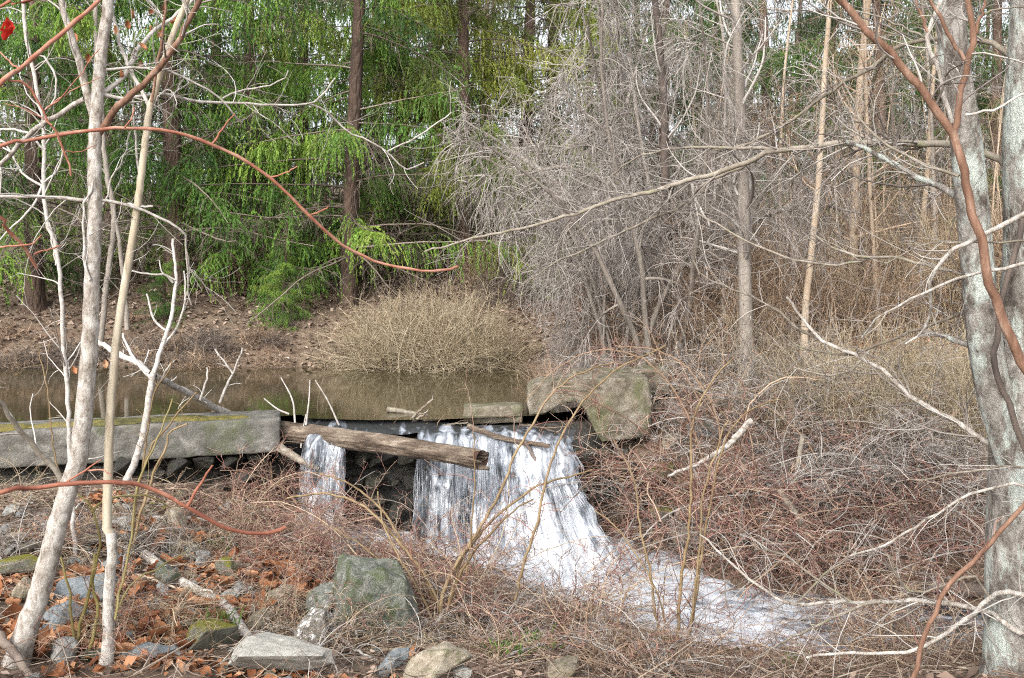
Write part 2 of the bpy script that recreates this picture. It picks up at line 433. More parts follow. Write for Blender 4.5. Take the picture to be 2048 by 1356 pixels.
def ground_z(x, y):
    x, y = np.broadcast_arrays(np.asarray(x, float), np.asarray(y, float))
    sh = x.shape; xf, yf = x.ravel(), y.ravel()
    z = np.empty(len(xf))
    for s in range(0, len(xf), 20000):
        d = np.hypot(xf[s:s + 20000, None] - ctrl[None, :, 0], yf[s:s + 20000, None] - ctrl[None, :, 1])
        z[s:s + 20000] = d @ _W[:-1] + _W[-1]
    amp = np.clip((np.abs(yf - 6) + 2) / 12, .35, 1.6)
    z += amp * (.10 * vnoise(xf * .9, yf * .9, 1) + .055 * vnoise(xf * 2.3, yf * 2.3, 2) + .03 * vnoise(xf * 5.5, yf * 5.5, 3)) + .015 * vnoise(xf * 13, yf * 13, 4)
    dist, sz, sw = stream_at(xf, yf)
    z = np.minimum(z, sz - .22 + np.maximum(0, dist - sw * .8) * 1.15)
    near = (dist > sw) & (dist < sw + 2) & (yf < 10.6)
    z = np.where(near, np.maximum(z, sz + .02 + .06 * (dist - sw)), z)
    pond = (yf > 11.9) & (yf < 16.9) & (xf < .4)
    z = np.where(pond, np.minimum(z, -.25), z)
    return z.reshape(sh)


def axis(fine0, fine1, step, lo, hi, g=1.09):
    a = list(np.arange(fine0, fine1, step)); s = step
    while a[-1] < hi: s *= g; a.append(a[-1] + s)
    s = step
    while a[0] > lo: s *= g; a.insert(0, a[0] - s)
    return np.array(a)
gx, gy = axis(-5.5, 5.5, .065, -300, 300, 1.13), axis(4.0, 13.5, .065, -200, 320, 1.07)
GX, GY = np.meshgrid(gx, gy, indexing='ij')
gv = np.stack([GX, GY, ground_z(GX, GY)], -1).reshape(-1, 3)
GZ = gv[:, 2].reshape(GX.shape)
def ground_fast(x, y):
    """the ground sheet itself, read between its grid points"""
    x, y = np.asarray(x, float), np.asarray(y, float)
    i = np.clip(np.searchsorted(gx, x) - 1, 0, len(gx) - 2); j = np.clip(np.searchsorted(gy, y) - 1, 0, len(gy) - 2)
    u = (x - gx[i]) / (gx[i + 1] - gx[i]); v = (y - gy[j]) / (gy[j + 1] - gy[j])
    return (GZ[i, j] * (1 - u) + GZ[i + 1, j] * u) * (1 - v) + (GZ[i, j + 1] * (1 - u) + GZ[i + 1, j + 1] * u) * v
def gz(x, y): return float(ground_fast(np.array([x]), np.array([y]))[0])

def G(px, py, dmin=3.0, dmax=70.0):
    """where the photo's pixel ray meets the ground"""
    d = np.arange(dmin, dmax, .02)
    x = (px - CX) / FPX * d
    z = CAMZ - (py - HY) / FPX * d
    hit = np.nonzero(z < ground_fast(x, d))[0]
    k = hit[0] if len(hit) else len(d) - 1
    return np.array([x[k], d[k], gz(x[k], d[k])])

def grid_quads(n, m):
    i, j = np.meshgrid(np.arange(n - 1), np.arange(m - 1), indexing='ij')
    a = (i * m + j).ravel()
    return np.stack([a, a + m, a + m + 1, a + 1], -1)
obj('ground', mesh_from('ground', gv, grid_quads(len(gx), len(gy))), M['ground'], kind='structure')

# ---------------------------------------------------------------- water
m, nt, b, out = new_mat('pond_water')
b.inputs["Base Color"].default_value = (.046, .038, .018, 1)
b.inputs["Roughness"].default_value = .012
b.inputs["IOR"].default_value = 1.33
b.inputs["Specular IOR Level"].default_value = .6
tc = nt.nodes.new("ShaderNodeTexCoord"); mp = nt.nodes.new("ShaderNodeMapping"); mp.inputs["Scale"].default_value = (1, 2.6, 1)
no = N(nt, "ShaderNodeTexNoise", Scale=3.0, Detail=4.0, Roughness=.6)
nt.links.new(tc.outputs["Object"], mp.inputs[0]); nt.links.new(mp.outputs[0], no.inputs["Vector"])
bm = N(nt, "ShaderNodeBump", Strength=.045, Distance=.02)
nt.links.new(no.outputs["Fac"], bm.inputs["Height"]); nt.links.new(bm.outputs[0], b.inputs["Normal"])
M['pond'] = m
DAM_L = [(-12.0, 8.05), (-4.84, 10.22), (-2.45, 11.55)]      # back edge of the slab
edge = DAM_L + [(-2.3, 11.25), (-1.6, 11.12), (-.8, 11.18), (-.2, 11.35), (.3, 11.5), (.75, 11.9), (1.6, 12.6), (1.9, 14.5), (1.3, 17.6), (-8, 18.4), (-40, 18.4), (-40, 8.0)]
bmv = np.array([(x, y, 0.0) for x, y in edge])
me = bpy.data.meshes.new('pond'); me.from_pydata([tuple(v) for v in bmv], [], [list(range(len(bmv)))]); me.update()
obj('pond', me, M['pond'], kind='structure')

def water_white(name, foam_attr=True, streak=(1, 1, 1), scale=9.0, bias=0.0):
    """dark clear water where the tint is low, aerated white water where it is high"""
    m, nt, b, out = new_mat(name)
    at = N(nt, "ShaderNodeAttribute", attribute_name="tint")
    tc = nt.nodes.new("ShaderNodeTexCoord"); mp = nt.nodes.new("ShaderNodeMapping"); mp.inputs["Scale"].default_value = streak
    nt.links.new(tc.outputs["Object"], mp.inputs[0])
    n1 = N(nt, "ShaderNodeTexNoise", Scale=scale, Detail=3.5, Roughness=.6, Distortion=.9)
    nt.links.new(mp.outputs[0], n1.inputs["Vector"])
    s = math_node(nt, 'ADD', at.outputs["Fac"], math_node(nt, 'MULTIPLY', math_node(nt, 'SUBTRACT', n1.outputs["Fac"], .5), 2.2))
    nf_ = N(nt, "ShaderNodeTexNoise", Scale=scale * 4.2, Detail=5.0, Roughness=.7)
    nt.links.new(mp.outputs[0], nf_.inputs["Vector"])
    s = math_node(nt, 'ADD', s, math_node(nt, 'MULTIPLY', math_node(nt, 'SUBTRACT', nf_.outputs["Fac"], .5), .14))
    r = ramp(nt, [(.26, (.03, .032, .032)), (.46, (.10, .112, .13)), (.70, (.25, .272, .305)), (1.0, (.46, .48, .51))])
    nt.links.new(s, r.inputs[0]); nt.links.new(r.outputs[0], b.inputs["Base Color"])
    b.inputs["Roughness"].default_value = .28
    b.inputs["Specular IOR Level"].default_value = .5
    b.inputs["Subsurface Weight"].default_value = 0.0
    n2 = N(nt, "ShaderNodeTexNoise", Scale=scale * 2.2, Detail=6.0, Roughness=.7)
    nt.links.new(mp.outputs[0], n2.inputs["Vector"])
    bm = N(nt, "ShaderNodeBump", Strength=.3, Distance=.03)
    nt.links.new(n2.outputs["Fac"], bm.inputs["Height"]); nt.links.new(bm.outputs[0], b.inputs["Normal"])
    return m
M['fall'] = water_white('fall_water', streak=(1, .5, .17), scale=9)
M['stream'] = water_white('stream_water', streak=(.7, 1.9, 1), scale=6.5)

# fall: a sheet over the lip and down the stones, thick on the right, thin veils in the middle, one chute on the left
def lip(x):    # crest line of the dam
    return np.interp(x, [-2.6, -2.2, -1.6, -.8, -.2, .3, .8], [11.5, 11.12, 11.0, 11.02, 11.1, 11.12, 11.05])
def lip_z(x): return np.interp(x, [-2.6, -2.1, -1.2, -.9, -.2, .25, .55, .8], [-.12, -.12, -.16, -.12, -.12, -.14, -.26, -.40])
def thick(x):  # amount of water over the lip
    return np.interp(x, [-2.35, -2.2, -2.0, -1.86, -1.78, -1.55, -1.35, -1.1, -.95, -.75, -.2, .5, .72, .8], [.05, .58, .76, .70, .05, .06, .10, .16, .50, .56, .78, .86, .84, .6])
def foot(x): return np.interp(x, [-2.4, -1.6, -.8, 0, .4, .8], [10.55, 10.55, 10.4, 9.95, 9.75, 9.8])
def fall_pt(x, v):
    """v 0 upstream of the lip .. 1 at the foot"""
    x, v = np.broadcast_arrays(x, v)
    y0, y1, z0 = lip(x), foot(x), lip_z(x)
    z1 = np.interp(x, [-2.4, -1, 0, .8], [-1.20, -1.25, -1.30, -1.34])
    lipv = .22
    a = np.clip(v / lipv, 0, 1); bb = np.clip((v - lipv) / (1 - lipv), 0, 1)
    sl_ = np.clip((x + .5) / .6, 0, 1)                       # the right half slides outward, the left half drops
    y = y0 + .28 * (1 - a) + (y1 - y0) * (bb ** (.62 + .2 * sl_))
    z = np.interp(x, [-1, -.55, .2, .5], [-.01, -.09, -.10, -.14]) * (1 - a) + z0 * a + (z1 - z0) * (bb ** (1.25 - .2 * sl_))
    edge = np.clip((x - .25) / .5, 0, 1)
    xx = x + np.where(x > -.3, (x + .3) * .5, 0) * bb ** 1.5 + edge * (.10 * vnoise(v * 5 + 3, 0 * v, 91) + .05 * vnoise(v * 13, 0 * v, 92) + .02 * vnoise(v * 40, 0 * v, 93))
    return xx, y, z
nu, nv = 460, 110
U, V = np.meshgrid(np.linspace(-2.38, .74, nu), np.linspace(0, 1, nv), indexing='ij')
fx, fy, fz = fall_pt(U, V)
tk = thick(U)
rid = .06 * vnoise(U * 5, V * 1.6, 21) + .03 * vnoise(U * 14, V * 2.6, 22) + .014 * vnoise(U * 34, V * 6, 23) + .045 * vnoise(U * 6, V * 7, 24) + .02 * vnoise(U * 15, V * 15, 20) + .01 * vnoise(U * 40, V * 30, 19)
sl = np.clip((V - .1) / .3, 0, 1)
fy = fy - sl * (tk * .14 + rid * 1.6)
fz = fz + (1 - sl) * rid * .25 * (V > .12)
tin = .06 + tk * (.35 + .65 * np.clip((V - .12) / .22, 0, 1)) + .10 * V + .55 * vnoise(U * 13, V * .8, 25) * (1 - tk * .72)
veil = np.where(V < .04, -.25, 0) + .25 * vnoise(U * 5, V * 4, 27) + .15 * vnoise(U * 16, V * 9, 28)
fv = np.stack([fx, fy, fz], -1).reshape(-1, 3)
quads = grid_quads(nu, nv)
hole = (tk < .30) & (vnoise(U * 8, V * .9, 26) < .62) & (V > .2) | (tk < .7) & (vnoise(U * 6, V * 1.3, 29) < -.42) & (V > .3)     # gaps where the stones show
hq = hole.ravel()[quads].sum(1) >= 3
fallo = obj('waterfall', mesh_from('waterfall', fv, quads[~hq], tint=(tin + veil).ravel()), M['fall'], kind='structure')
# falling strands
bl = Build()
ns = 4200
xs = rng.uniform(-2.35, .78, ns * 3)
xs = xs[rng.random(len(xs)) < np.where(thick(xs) < .3, .0, .12)][:500]
v0 = rng.uniform(.12, .7, len(xs)); v1 = np.minimum(v0 + rng.uniform(.15, .5, len(xs)), 1.02)
tt = np.linspace(0, 1, 9)
VV = v0[:, None] + (v1 - v0)[:, None] * tt
XX = xs[:, None] + rng.normal(size=(len(xs), 1)) * .02 * tt + .006 * np.sin(tt * 9 + rng.random((len(xs), 1)) * 6)
ax, ay, az = fall_pt(XX, np.clip(VV, 0, 1))
ay = ay - thick(XX) * .14 * np.clip((VV - .1) / .3, 0, 1) - (.004 + rng.random((len(xs), 1)) * .05 * tt)
rad = rng.uniform(.0014, .0046, (len(xs), 1)) * np.sin(np.pi * np.clip(tt, .04, .96)) ** .6
bl.tubes(np.stack([ax, ay, az], -1), rad, 3, tint=.45 + .5 * rng.random(len(xs)))
obj('falling_water', bl.mesh('falling_water'), M['fall'], parent=fallo, kind='stuff')
# foam and spray at the foot
ns = 500
xs = rng.uniform(-2.2, 1.1, ns * 2); xs = xs[rng.random(len(xs)) < np.clip(thick(np.minimum(xs, .7)), .1, 1)][:ns]
xx, yy, zz = fall_pt(xs, np.full(len(xs), 1.0))
pp = np.stack([xx + rng.normal(size=len(xs)) * .08, yy - .1 + rng.normal(size=len(xs)) * .12, zz + np.abs(rng.normal(size=len(xs))) * .05], -1)
sp = Build()
oct_v = np.array([(1, 0, 0), (-1, 0, 0), (0, 1, 0), (0, -1, 0), (0, 0, 1), (0, 0, -1)], float)
oct_t = np.array([(0, 2, 4), (2, 1, 4), (1, 3, 4), (3, 0, 4), (2, 0, 5), (1, 2, 5), (3, 1, 5), (0, 3, 5)])
for p_, s_ in zip(pp, rng.uniform(.003, .008, len(pp))):
    sp.add(p_ + oct_v * s_ * np.array([1.3, 1.3, .8]), None, oct_t, 1.1)
obj('foam', sp.mesh('foam'), M['fall'], parent=fallo, kind='stuff')

# stream
nsg = 260
s_par = np.linspace(0, 1, nsg)
cum = np.concatenate([[0], np.cumsum(np.hypot(*np.diff(STREAM[:, :2], axis=0).T))])
cl = smooth_line(np.c_[STREAM[:, 0], STREAM[:, 1], STREAM[:, 2]], nsg)
ssw = np.interp(np.linspace(0, cum[-1], nsg), cum, STREAM[:, 3])
arc = np.linspace(0, cum[-1], nsg)
keep = arc < 22
cl, ssw, arc = cl[keep], ssw[keep], arc[keep]
arc2 = np.linspace(0, arc[-1], 420)
cl = np.stack([np.interp(arc2, arc, cl[:, k]) for k in range(3)], -1); ssw = np.interp(arc2, arc, ssw); arc = arc2
tn = unit(np.gradient(cl[:, :2], axis=0)); nr = np.stack([-tn[:, 1], tn[:, 0]], -1)
w_ = np.linspace(-1.25, 1.25, 60)
SX = cl[:, None, 0] + nr[:, None, 0] * ssw[:, None] * w_; SY = cl[:, None, 1] + nr[:, None, 1] * ssw[:, None] * w_
A_, W_ = np.meshgrid(arc, w_, indexing='ij')
foam = np.interp(A_, [0, 1.2, 2.5, 4.0, 5.0, 5.8, 7, 12], [.55, .7, 1.0, 1.0, .88, .66, .42, .22])
foam = foam + .30 * vnoise(A_ * 1.1 + 5, W_ * 4.2, 31) + .22 * vnoise(A_ * 2.6, W_ * 7, 36) + .12 * vnoise(A_ * 4, W_ * 9, 32) - .35 * np.clip(np.abs(W_) - .75, 0, 1)
rough = np.interp(A_, [0, 4, 6, 12], [1, 1, .55, .25])
SZ = cl[:, None, 2] + rough * (.045 * vnoise(SX * 5, SY * 5, 33) + .03 * vnoise(SX * 12, SY * 12, 34) + .015 * vnoise(SX * 28, SY * 28, 35))
obj('stream', mesh_from('stream', np.stack([SX, SY, SZ], -1).reshape(-1, 3), grid_quads(len(arc), 60), tint=foam.ravel()), M['stream'], kind='structure')

# ---------------------------------------------------------------- rocks
import bmesh
def rock_mesh(name, seed, stretch=(1, 1, 1), npts=16, sub=2, rough=.085, boxy=False):
    r = np.random.default_rng(seed)
    bm_ = bmesh.new()
    pts = unit(r.normal(size=(npts, 3))) * r.uniform(.75, 1.0, (npts, 1)) * np.array(stretch)
    if boxy:                                                # split block: corners near a cube's, the upper ones pulled in
        cs = np.array([(a, b, c) for a in (-1, 1) for b in (-1, 1) for c in (-1, 1)], float)
        pts = np.concatenate([cs * r.uniform(.48, .86, (8, 3)), pts[:9] * .98]); pts[:, :2] *= (1 - .22 * pts[:, 2:3])
    for p_ in pts: bm_.verts.new(p_)
    res = bmesh.ops.convex_hull(bm_, input=bm_.verts)
    bmesh.ops.delete(bm_, geom=[g for g in set(res["geom_interior"]) | set(res["geom_unused"]) if isinstance(g, bmesh.types.BMVert)], context='VERTS')
    bmesh.ops.bevel(bm_, geom=list(bm_.edges), offset=.05, segments=1, affect='EDGES', clamp_overlap=True)
    bmesh.ops.triangulate(bm_, faces=bm_.faces)
    for _ in range(sub):
        bmesh.ops.subdivide_edges(bm_, edges=[e for e in bm_.edges if e.calc_length() > .22], cuts=1)
        bmesh.ops.triangulate(bm_, faces=bm_.faces)
    ph = r.random(3) * 50
    for v in bm_.verts:
        c = np.array(v.co)
        n_ = float(vnoise(np.array([c[0] * 3 + ph[0] + c[2] * 2]), np.array([c[1] * 3 + ph[1] - c[2] * 2.5]), 41)[0]) + .5 * float(vnoise(np.array([c[0] * 8 + ph[2]]), np.array([c[1] * 8 + c[2] * 6]), 42)[0])
        v.co = v.co * (1 + rough * n_)
    me_ = bpy.data.meshes.new(name); bm_.to_mesh(me_); bm_.free()
    return me_
ROCKS = [rock_mesh('rock', 100 + i, st, np_) for i, (st, np_) in enumerate([((1, .8, .7), 14), ((1, .9, .85), 18), ((1, .6, .45), 12), ((.8, .8, 1), 13), ((1, .75, .55), 20), ((1.1, .7, .35), 11)])]
ROCKS.append(rock_mesh('rock', 131, (1, .85, 1), 14, boxy=True))
PEBBLE = [rock_mesh('stone', 140 + i, (1, .8, .6), 12, sub=0) for i in range(4)]

def rock_copy(src, mat):
    k = src.name + mat.name
    if k not in rock_copy.c:
        c = src.copy(); c.materials.clear(); c.materials.append(mat); rock_copy.c[k] = c
    return rock_copy.c[k]
rock_copy.c = {}

def rock(px, py, w, h, mat, label, proto, rz=0.0, tilt=0.0, d=None, sink=.42, depth=.85):
    """px,py: middle of the rock's foot; w,h: its size in photo pixels"""
    p = G(px, py) if d is None else P(px, py, d)
    d = p[1]
    sx, sz = w / FPX * d / 2, h / FPX * d / 2
    o = obj('rock', rock_copy(ROCKS[proto], M[mat]))
    o.scale = (sx * 1.32, max(sx, sz) * depth * 1.1, sz * 1.55)
    o.location = (p[0], p[1] + sx * .3, p[2] + sz * (1 - sink))
    o.rotation_euler = (0, tilt, rz)
    return tag(o, label, 'rock')

rock(742, 1305, 172, 172, 'rock_green', 'largest boulder, green-grey and lichen covered, left of the fan-shaped shrub', 6, .35, .10, d=6.7, sink=.2)
rock(650, 1255, 120, 120, 'rock_green', 'mossy sloping rock leaning on the left side of the largest boulder', 4, 1.2, -.3)
rock(535, 1362, 230, 85, 'rock_pale', 'pale flat-topped angular rock at the bottom edge left of centre', 4, .2, .12, sink=.1)
rock(412, 1310, 120, 95, 'rock_moss', 'rock under a bright yellow-green moss cushion near the bottom edge', 4, .9, .2)
rock(287, 1330, 120, 66, 'rock_blue', 'blue-grey slab of rock tilted towards the mossy rock', 5, .25, -.25)
rock(172, 1222, 150, 95, 'rock_blue', 'wide grey flat-faced rock speckled white behind the olive stems', 0, .1)
rock(58, 1222, 95, 115, 'rock_tan', 'tilted brown-grey rock between the leaning trunk and the left edge', 2, .7, .7)
rock(118, 1275, 85, 80, 'rock_blue', 'dark blue-grey block just right of the leaning trunk foot', 1, .4)
rock(118, 1330, 90, 62, 'rock_grey', 'grey square-cut rock at the foot of the leaning trunk', 0, 1.9)
rock(20, 1160, 120, 85, 'rock_moss', 'flat mossy rock cut by the left edge of the picture', 2, .3)
rock(622, 1298, 105, 88, 'rock_quartz', 'brown rock with white quartz patches left of the largest boulder', 1, 1.1)
rock(780, 1352, 95, 72, 'rock_blue', 'smooth dark blue wedge of rock at the bottom below the largest boulder', 2, .5, -.45)
rock(872, 1372, 130, 92, 'rock_tan', 'tan rounded rock at the bottom edge under the fan-shaped shrub', 1, .3)
rock(920, 1372, 70, 60, 'rock_pale', 'small pale rock at the bottom edge right of the tan rounded rock', 4, 2.1)
rock(1128, 1366, 110, 56, 'rock_tan', 'low tan rock at the bottom edge beside the stream bank', 4, 1.3)
rock(518, 1268, 55, 58, 'rock_tan', 'small round tan rock among the rust leaves', 1, .4)
rock(325, 1180, 75, 62, 'rock_green', 'dark green-grey rock in the middle of the left rubble', 3, .4)
rock(248, 1062, 80, 50, 'rock_grey', 'flat grey stone below the dam just right of the cream stem', 5, .7)
rock(400, 1135, 90, 55, 'rock_grey', 'grey stone under the long fallen grey branch', 2, 1.4)
rock(450, 1160, 60, 50, 'rock_moss', 'small moss-topped stone right of the long fallen branch', 1, 2.2)
rock(290, 1230, 80, 46, 'rock_grey', 'low grey stone above the blue-grey slab', 5, 2.6)
rock(560, 1215, 70, 55, 'rock_tan', 'tan stone behind the quartz rock', 0, .8)
rock(480, 1205, 60, 44, 'rock_grey', 'small grey stone above the round tan rock', 4, 1.0)
rock(345, 1060, 70, 46, 'rock_tan', 'tan stone in front of the dark hollow under the slab', 1, 2.0)
rock(690, 1120, 75, 60, 'rock_grey', 'dark stone at the foot of the left water chute', 0, 1.2)
rock(1085, 1190, 120, 50, 'rock_tan', 'long brown ledge stone along the near edge of the foaming pool', 5, -.6)
rock(1150, 1235, 110, 48, 'rock_tan', 'brown stone at the near corner of the pool', 2, -.4)
rock(1010, 1150, 100, 45, 'rock_grey', 'grey stone ledge at the near foot of the fall', 5, -.3)
# stones on the right bank
for px, py, w, h, mt, pr, lb in [(1350, 905, 70, 52, 'rock_tan', 4, 'tan stone at the foot of the concrete abutment'), (1410, 880, 62, 55, 'rock_grey', 1, 'rounded grey stone right of the abutment'),
        (1325, 965, 80, 52, 'rock_moss', 0, 'mossy stone below the concrete abutment'), (1380, 985, 90, 60, 'rock_tan', 2, 'flat brown stone low on the right bank'), (1330, 1050, 95, 60, 'rock_moss', 4, 'mossy stone just above the far side of the pool'),
        (1395, 1095, 110, 66, 'rock_tan', 5, 'broad flat brown stone at the far water edge'), (1300, 1010, 70, 60, 'rock_wet', 1, 'dark wet stone at the right foot of the fall'), (1470, 960, 70, 60, 'rock_tan', 0, 'tan stone beside the white dead limb'),
        (1510, 1030, 110, 90, 'rock_grey', 4, 'large grey stone half hidden in the red briars'), (1460, 1080, 70, 46, 'rock_tan', 1, 'small brown stone above the foam patch'), (1345, 835, 60, 45, 'rock_grey', 3, 'grey stone wedged beside the abutment top'),
        (1440, 815, 70, 44, 'rock_tan', 2, 'flat tan stone on the bank top left of the grey trunk'), (1700, 1015, 80, 40, 'rock_tan', 5, 'pale brown stone on the middle of the right bank')]:
    rock(px, py, w, h, mt, lb, pr, rng.uniform(0, 3))
# rubble: countable stones spread over the near left slope
spots = []
for (cx_, cy_, sx_, sy_, n_, lo, hi, mats) in [(60, 1010, 70, 32, 120, 7, 18, ['rock_tan', 'rock_pale', 'rock_tan']), (330, 1030, 130, 40, 50, 9, 26, ['rock_tan', 'rock_grey', 'rock_moss']),
        (350, 1190, 260, 90, 150, 16, 60, ['rock_grey', 'rock_blue', 'rock_tan', 'rock_green']), (850, 1300, 220, 50, 45, 10, 30, ['rock_tan', 'rock_grey']), (1420, 950, 120, 90, 45, 10, 30, ['rock_tan', 'rock_moss', 'rock_grey'])]:
    for _ in range(n_): spots.append((cx_ + rng.normal() * sx_, min(cy_ + rng.normal() * sy_, 1370), rng.uniform(lo, hi), mats[rng.integers(len(mats))], cx_))
for px, py, w, mt, zone in spots:
    if py < 955: continue
    p = G(px, py)
    r_ = wpx(w, p[1])
    o = obj('stone', rock_copy(PEBBLE[rng.integers(4)], M[mt]))
    o.location = (p[0], p[1], p[2] + r_ * .35); o.scale = (r_ * 1.2, r_ * rng.uniform(.8, 1.2), r_ * rng.uniform(.7, 1.1))
    o.rotation_euler = tuple(rng.uniform(-.5, .5, 2)) + (rng.uniform(0, 6),)
    if zone == 60: tag(o, 'small pale stone of the rubble heap under the left end of the slab', 'stone', 'pale rubble under the slab')
    elif zone == 1420: tag(o, 'small stone scattered on the right bank under the briars', 'stone', 'stones on the right bank')
    else: tag(o, 'small loose stone lying on the near leaf-strewn slope', 'stone', 'loose stones on the near slope')

# ---------------------------------------------------------------- the dam
def block_mesh(name, corners, seed, cuts=26, rough=.014, chip=.05):
    """hexahedron from 8 corners (bottom 4, top 4; counter-clockwise), worn and chipped"""
    bm_ = bmesh.new()
    vs = [bm_.verts.new(c) for c in corners]
    for f in ((3, 2, 1, 0), (4, 5, 6, 7), (0, 1, 5, 4), (1, 2, 6, 5), (2, 3, 7, 6), (3, 0, 4, 7)): bm_.faces.new([vs[i] for i in f])
    bmesh.ops.recalc_face_normals(bm_, faces=bm_.faces)
    bmesh.ops.bevel(bm_, geom=list(bm_.edges), offset=.012, segments=1, affect='EDGES')
    for _ in range(7):
        es = [e for e in bm_.edges if e.calc_length() > .06]
        if not es or len(bm_.verts) > 14000: break
        bmesh.ops.subdivide_edges(bm_, edges=es, cuts=1, use_grid_fill=True)
    bm_.normal_update()
    for v in bm_.verts:
        c = v.co
        a = float(vnoise(np.array([c.x * 2.1 + c.z * 3]), np.array([c.y * 2.1 - c.z * 3.3]), seed)[0]) * rough * .8 + float(vnoise(np.array([c.x * 9 + c.z * 11]), np.array([c.y * 9 - c.z * 8]), seed + 1)[0]) * rough * .8 + float(vnoise(np.array([c.x * 23 + c.z * 27]), np.array([c.y * 23 - c.z * 21]), seed + 5)[0]) * rough * .7
        sharp = 1 - abs(max(abs(v.normal.x), abs(v.normal.y), abs(v.normal.z)))
        bite = max(0, float(vnoise(np.array([c.x * 6 + c.z * 5]), np.array([c.y * 6 + c.z * 4]), seed + 2)[0]) - .2)
        v.co = c + v.normal * (a - sharp * bite * chip * 3)
    me_ = bpy.data.meshes.new(name); bm_.to_mesh(me_); bm_.free()
    for p_ in me_.polygons: p_.use_smooth = True
    return me_

fl, fr = np.array([-12.0, 7.55]), np.array([-2.565, 11.0])     # front top edge of the cap slab
bl_, br_ = np.array([-12.2, 8.2]), np.array([-2.70, 11.62])
zt, zb = .035, -.335
dam = thing('concrete_dam', 'long grey concrete dam cap with mossy top running in from the left', 'dam', (-5, 10, -.4))
sl = obj('slab', block_mesh('slab', [(fl[0], fl[1], zb), (fr[0], fr[1], zb), (br_[0], br_[1], zb), (bl_[0], bl_[1], zb), (fl[0], fl[1], zt), (fr[0], fr[1], zt), (br_[0], br_[1], zt + .02), (bl_[0], bl_[1], zt + .02)], 51, rough=.006), M['concrete'])
sl.parent = dam; sl.matrix_parent_inverse = dam.matrix_world.inverted(); sl.location = (5, -10, .4)
# moss cushions along the slab top: separate low pads
pad = 0
for t in np.concatenate([np.linspace(.5, .955, 26)]):
    if rng.random() < .35: continue
    cpt = (fl + (fr - fl) * t) * .62 + (bl_ + (br_ - bl_) * t) * .38 + rng.normal(size=2) * .06
    nn = 22; aa = np.linspace(0, 2 * np.pi, nn, endpoint=False)
    rr = .26 * rng.uniform(.5, 1.1) * (1 + .35 * np.sin(aa * 2 + rng.random() * 6) + .25 * rng.random(nn))
    ringv = []
    for f_, hz in ((1, .0), (.8, .022), (.4, .03)):
        ringv.append(np.stack([cpt[0] + np.cos(aa) * rr * f_ * 1.2, cpt[1] + np.sin(aa) * rr * f_ * .6 + np.cos(aa) * rr * f_ * .42, np.full(nn, zt + .004 + hz) + rng.random(nn) * .006], -1))
    vv = np.concatenate(ringv + [np.array([[cpt[0], cpt[1], zt + .04]])])
    q = [(k * nn + i, k * nn + (i + 1) % nn, (k + 1) * nn + (i + 1) % nn, (k + 1) * nn + i) for k in range(2) for i in range(nn)]
    tr = [(2 * nn + i, 2 * nn + (i + 1) % nn, 3 * nn) for i in range(nn)]
    o = obj('moss_pad', mesh_from('moss_pad', vv - np.array([-5, 10, -.4]), np.array(q), np.array(tr)), M['moss']); o.parent = dam
# core and stones behind the water and under the slab
face = [(-12, 8.0), (-4.9, 10.35), (-3.2, 11.2), (-2.5, 11.55), (-1.6, 11.35), (-.8, 11.4), (0, 11.5), (.9, 11.75), (1.7, 12.3)]
face = np.array(face)
ftop = np.array([-.33, -.33, -.33, -.2, -.22, -.22, -.11, -.12, -.2])
fc = np.concatenate([np.c_[face[:, 0], face[:, 1] - .15, np.full(len(face), -1.6)], np.c_[face, ftop], np.c_[face[:, 0], face[:, 1] + .5, ftop - .01], np.c_[face[:, 0], face[:, 1] + .5, np.full(len(face), -1.6)]])
nf = len(face)
cq = [(k * nf + i, k * nf + i + 1, (k + 1) * nf + i + 1, (k + 1) * nf + i) for k in range(3) for i in range(nf - 1)]
stone_dam = thing('stone_dam', 'dark wet rubble-stone dam wall behind and beside the waterfall', 'dam wall', (0, 0, 0))
obj('core', mesh_from('core', fc, np.array(cq), smooth=False), M['rock_wet'], parent=stone_dam)
WET = [rock_copy(ROCKS[i], M['rock_wet']) for i in (0, 1, 2, 4)]
for row, z in enumerate((-1.15, -.92, -.68, -.45)):
    x = -4.6 + rng.random() * .2
    while x < 1.5:
        w = rng.uniform(.16, .34)
        y = np.interp(x, face[:, 0], face[:, 1]) - .12 - (-.3 - z) * .28 - rng.random() * .08
        o = obj('stone', WET[rng.integers(4)], parent=stone_dam)
        o.location = (x + w * .5, y, z + rng.normal() * .03); o.scale = (w * .62, .22, rng.uniform(.15, .22))
        o.rotation_euler = (rng.normal() * .12, rng.normal() * .15, rng.normal() * .3)
        x += w * .95

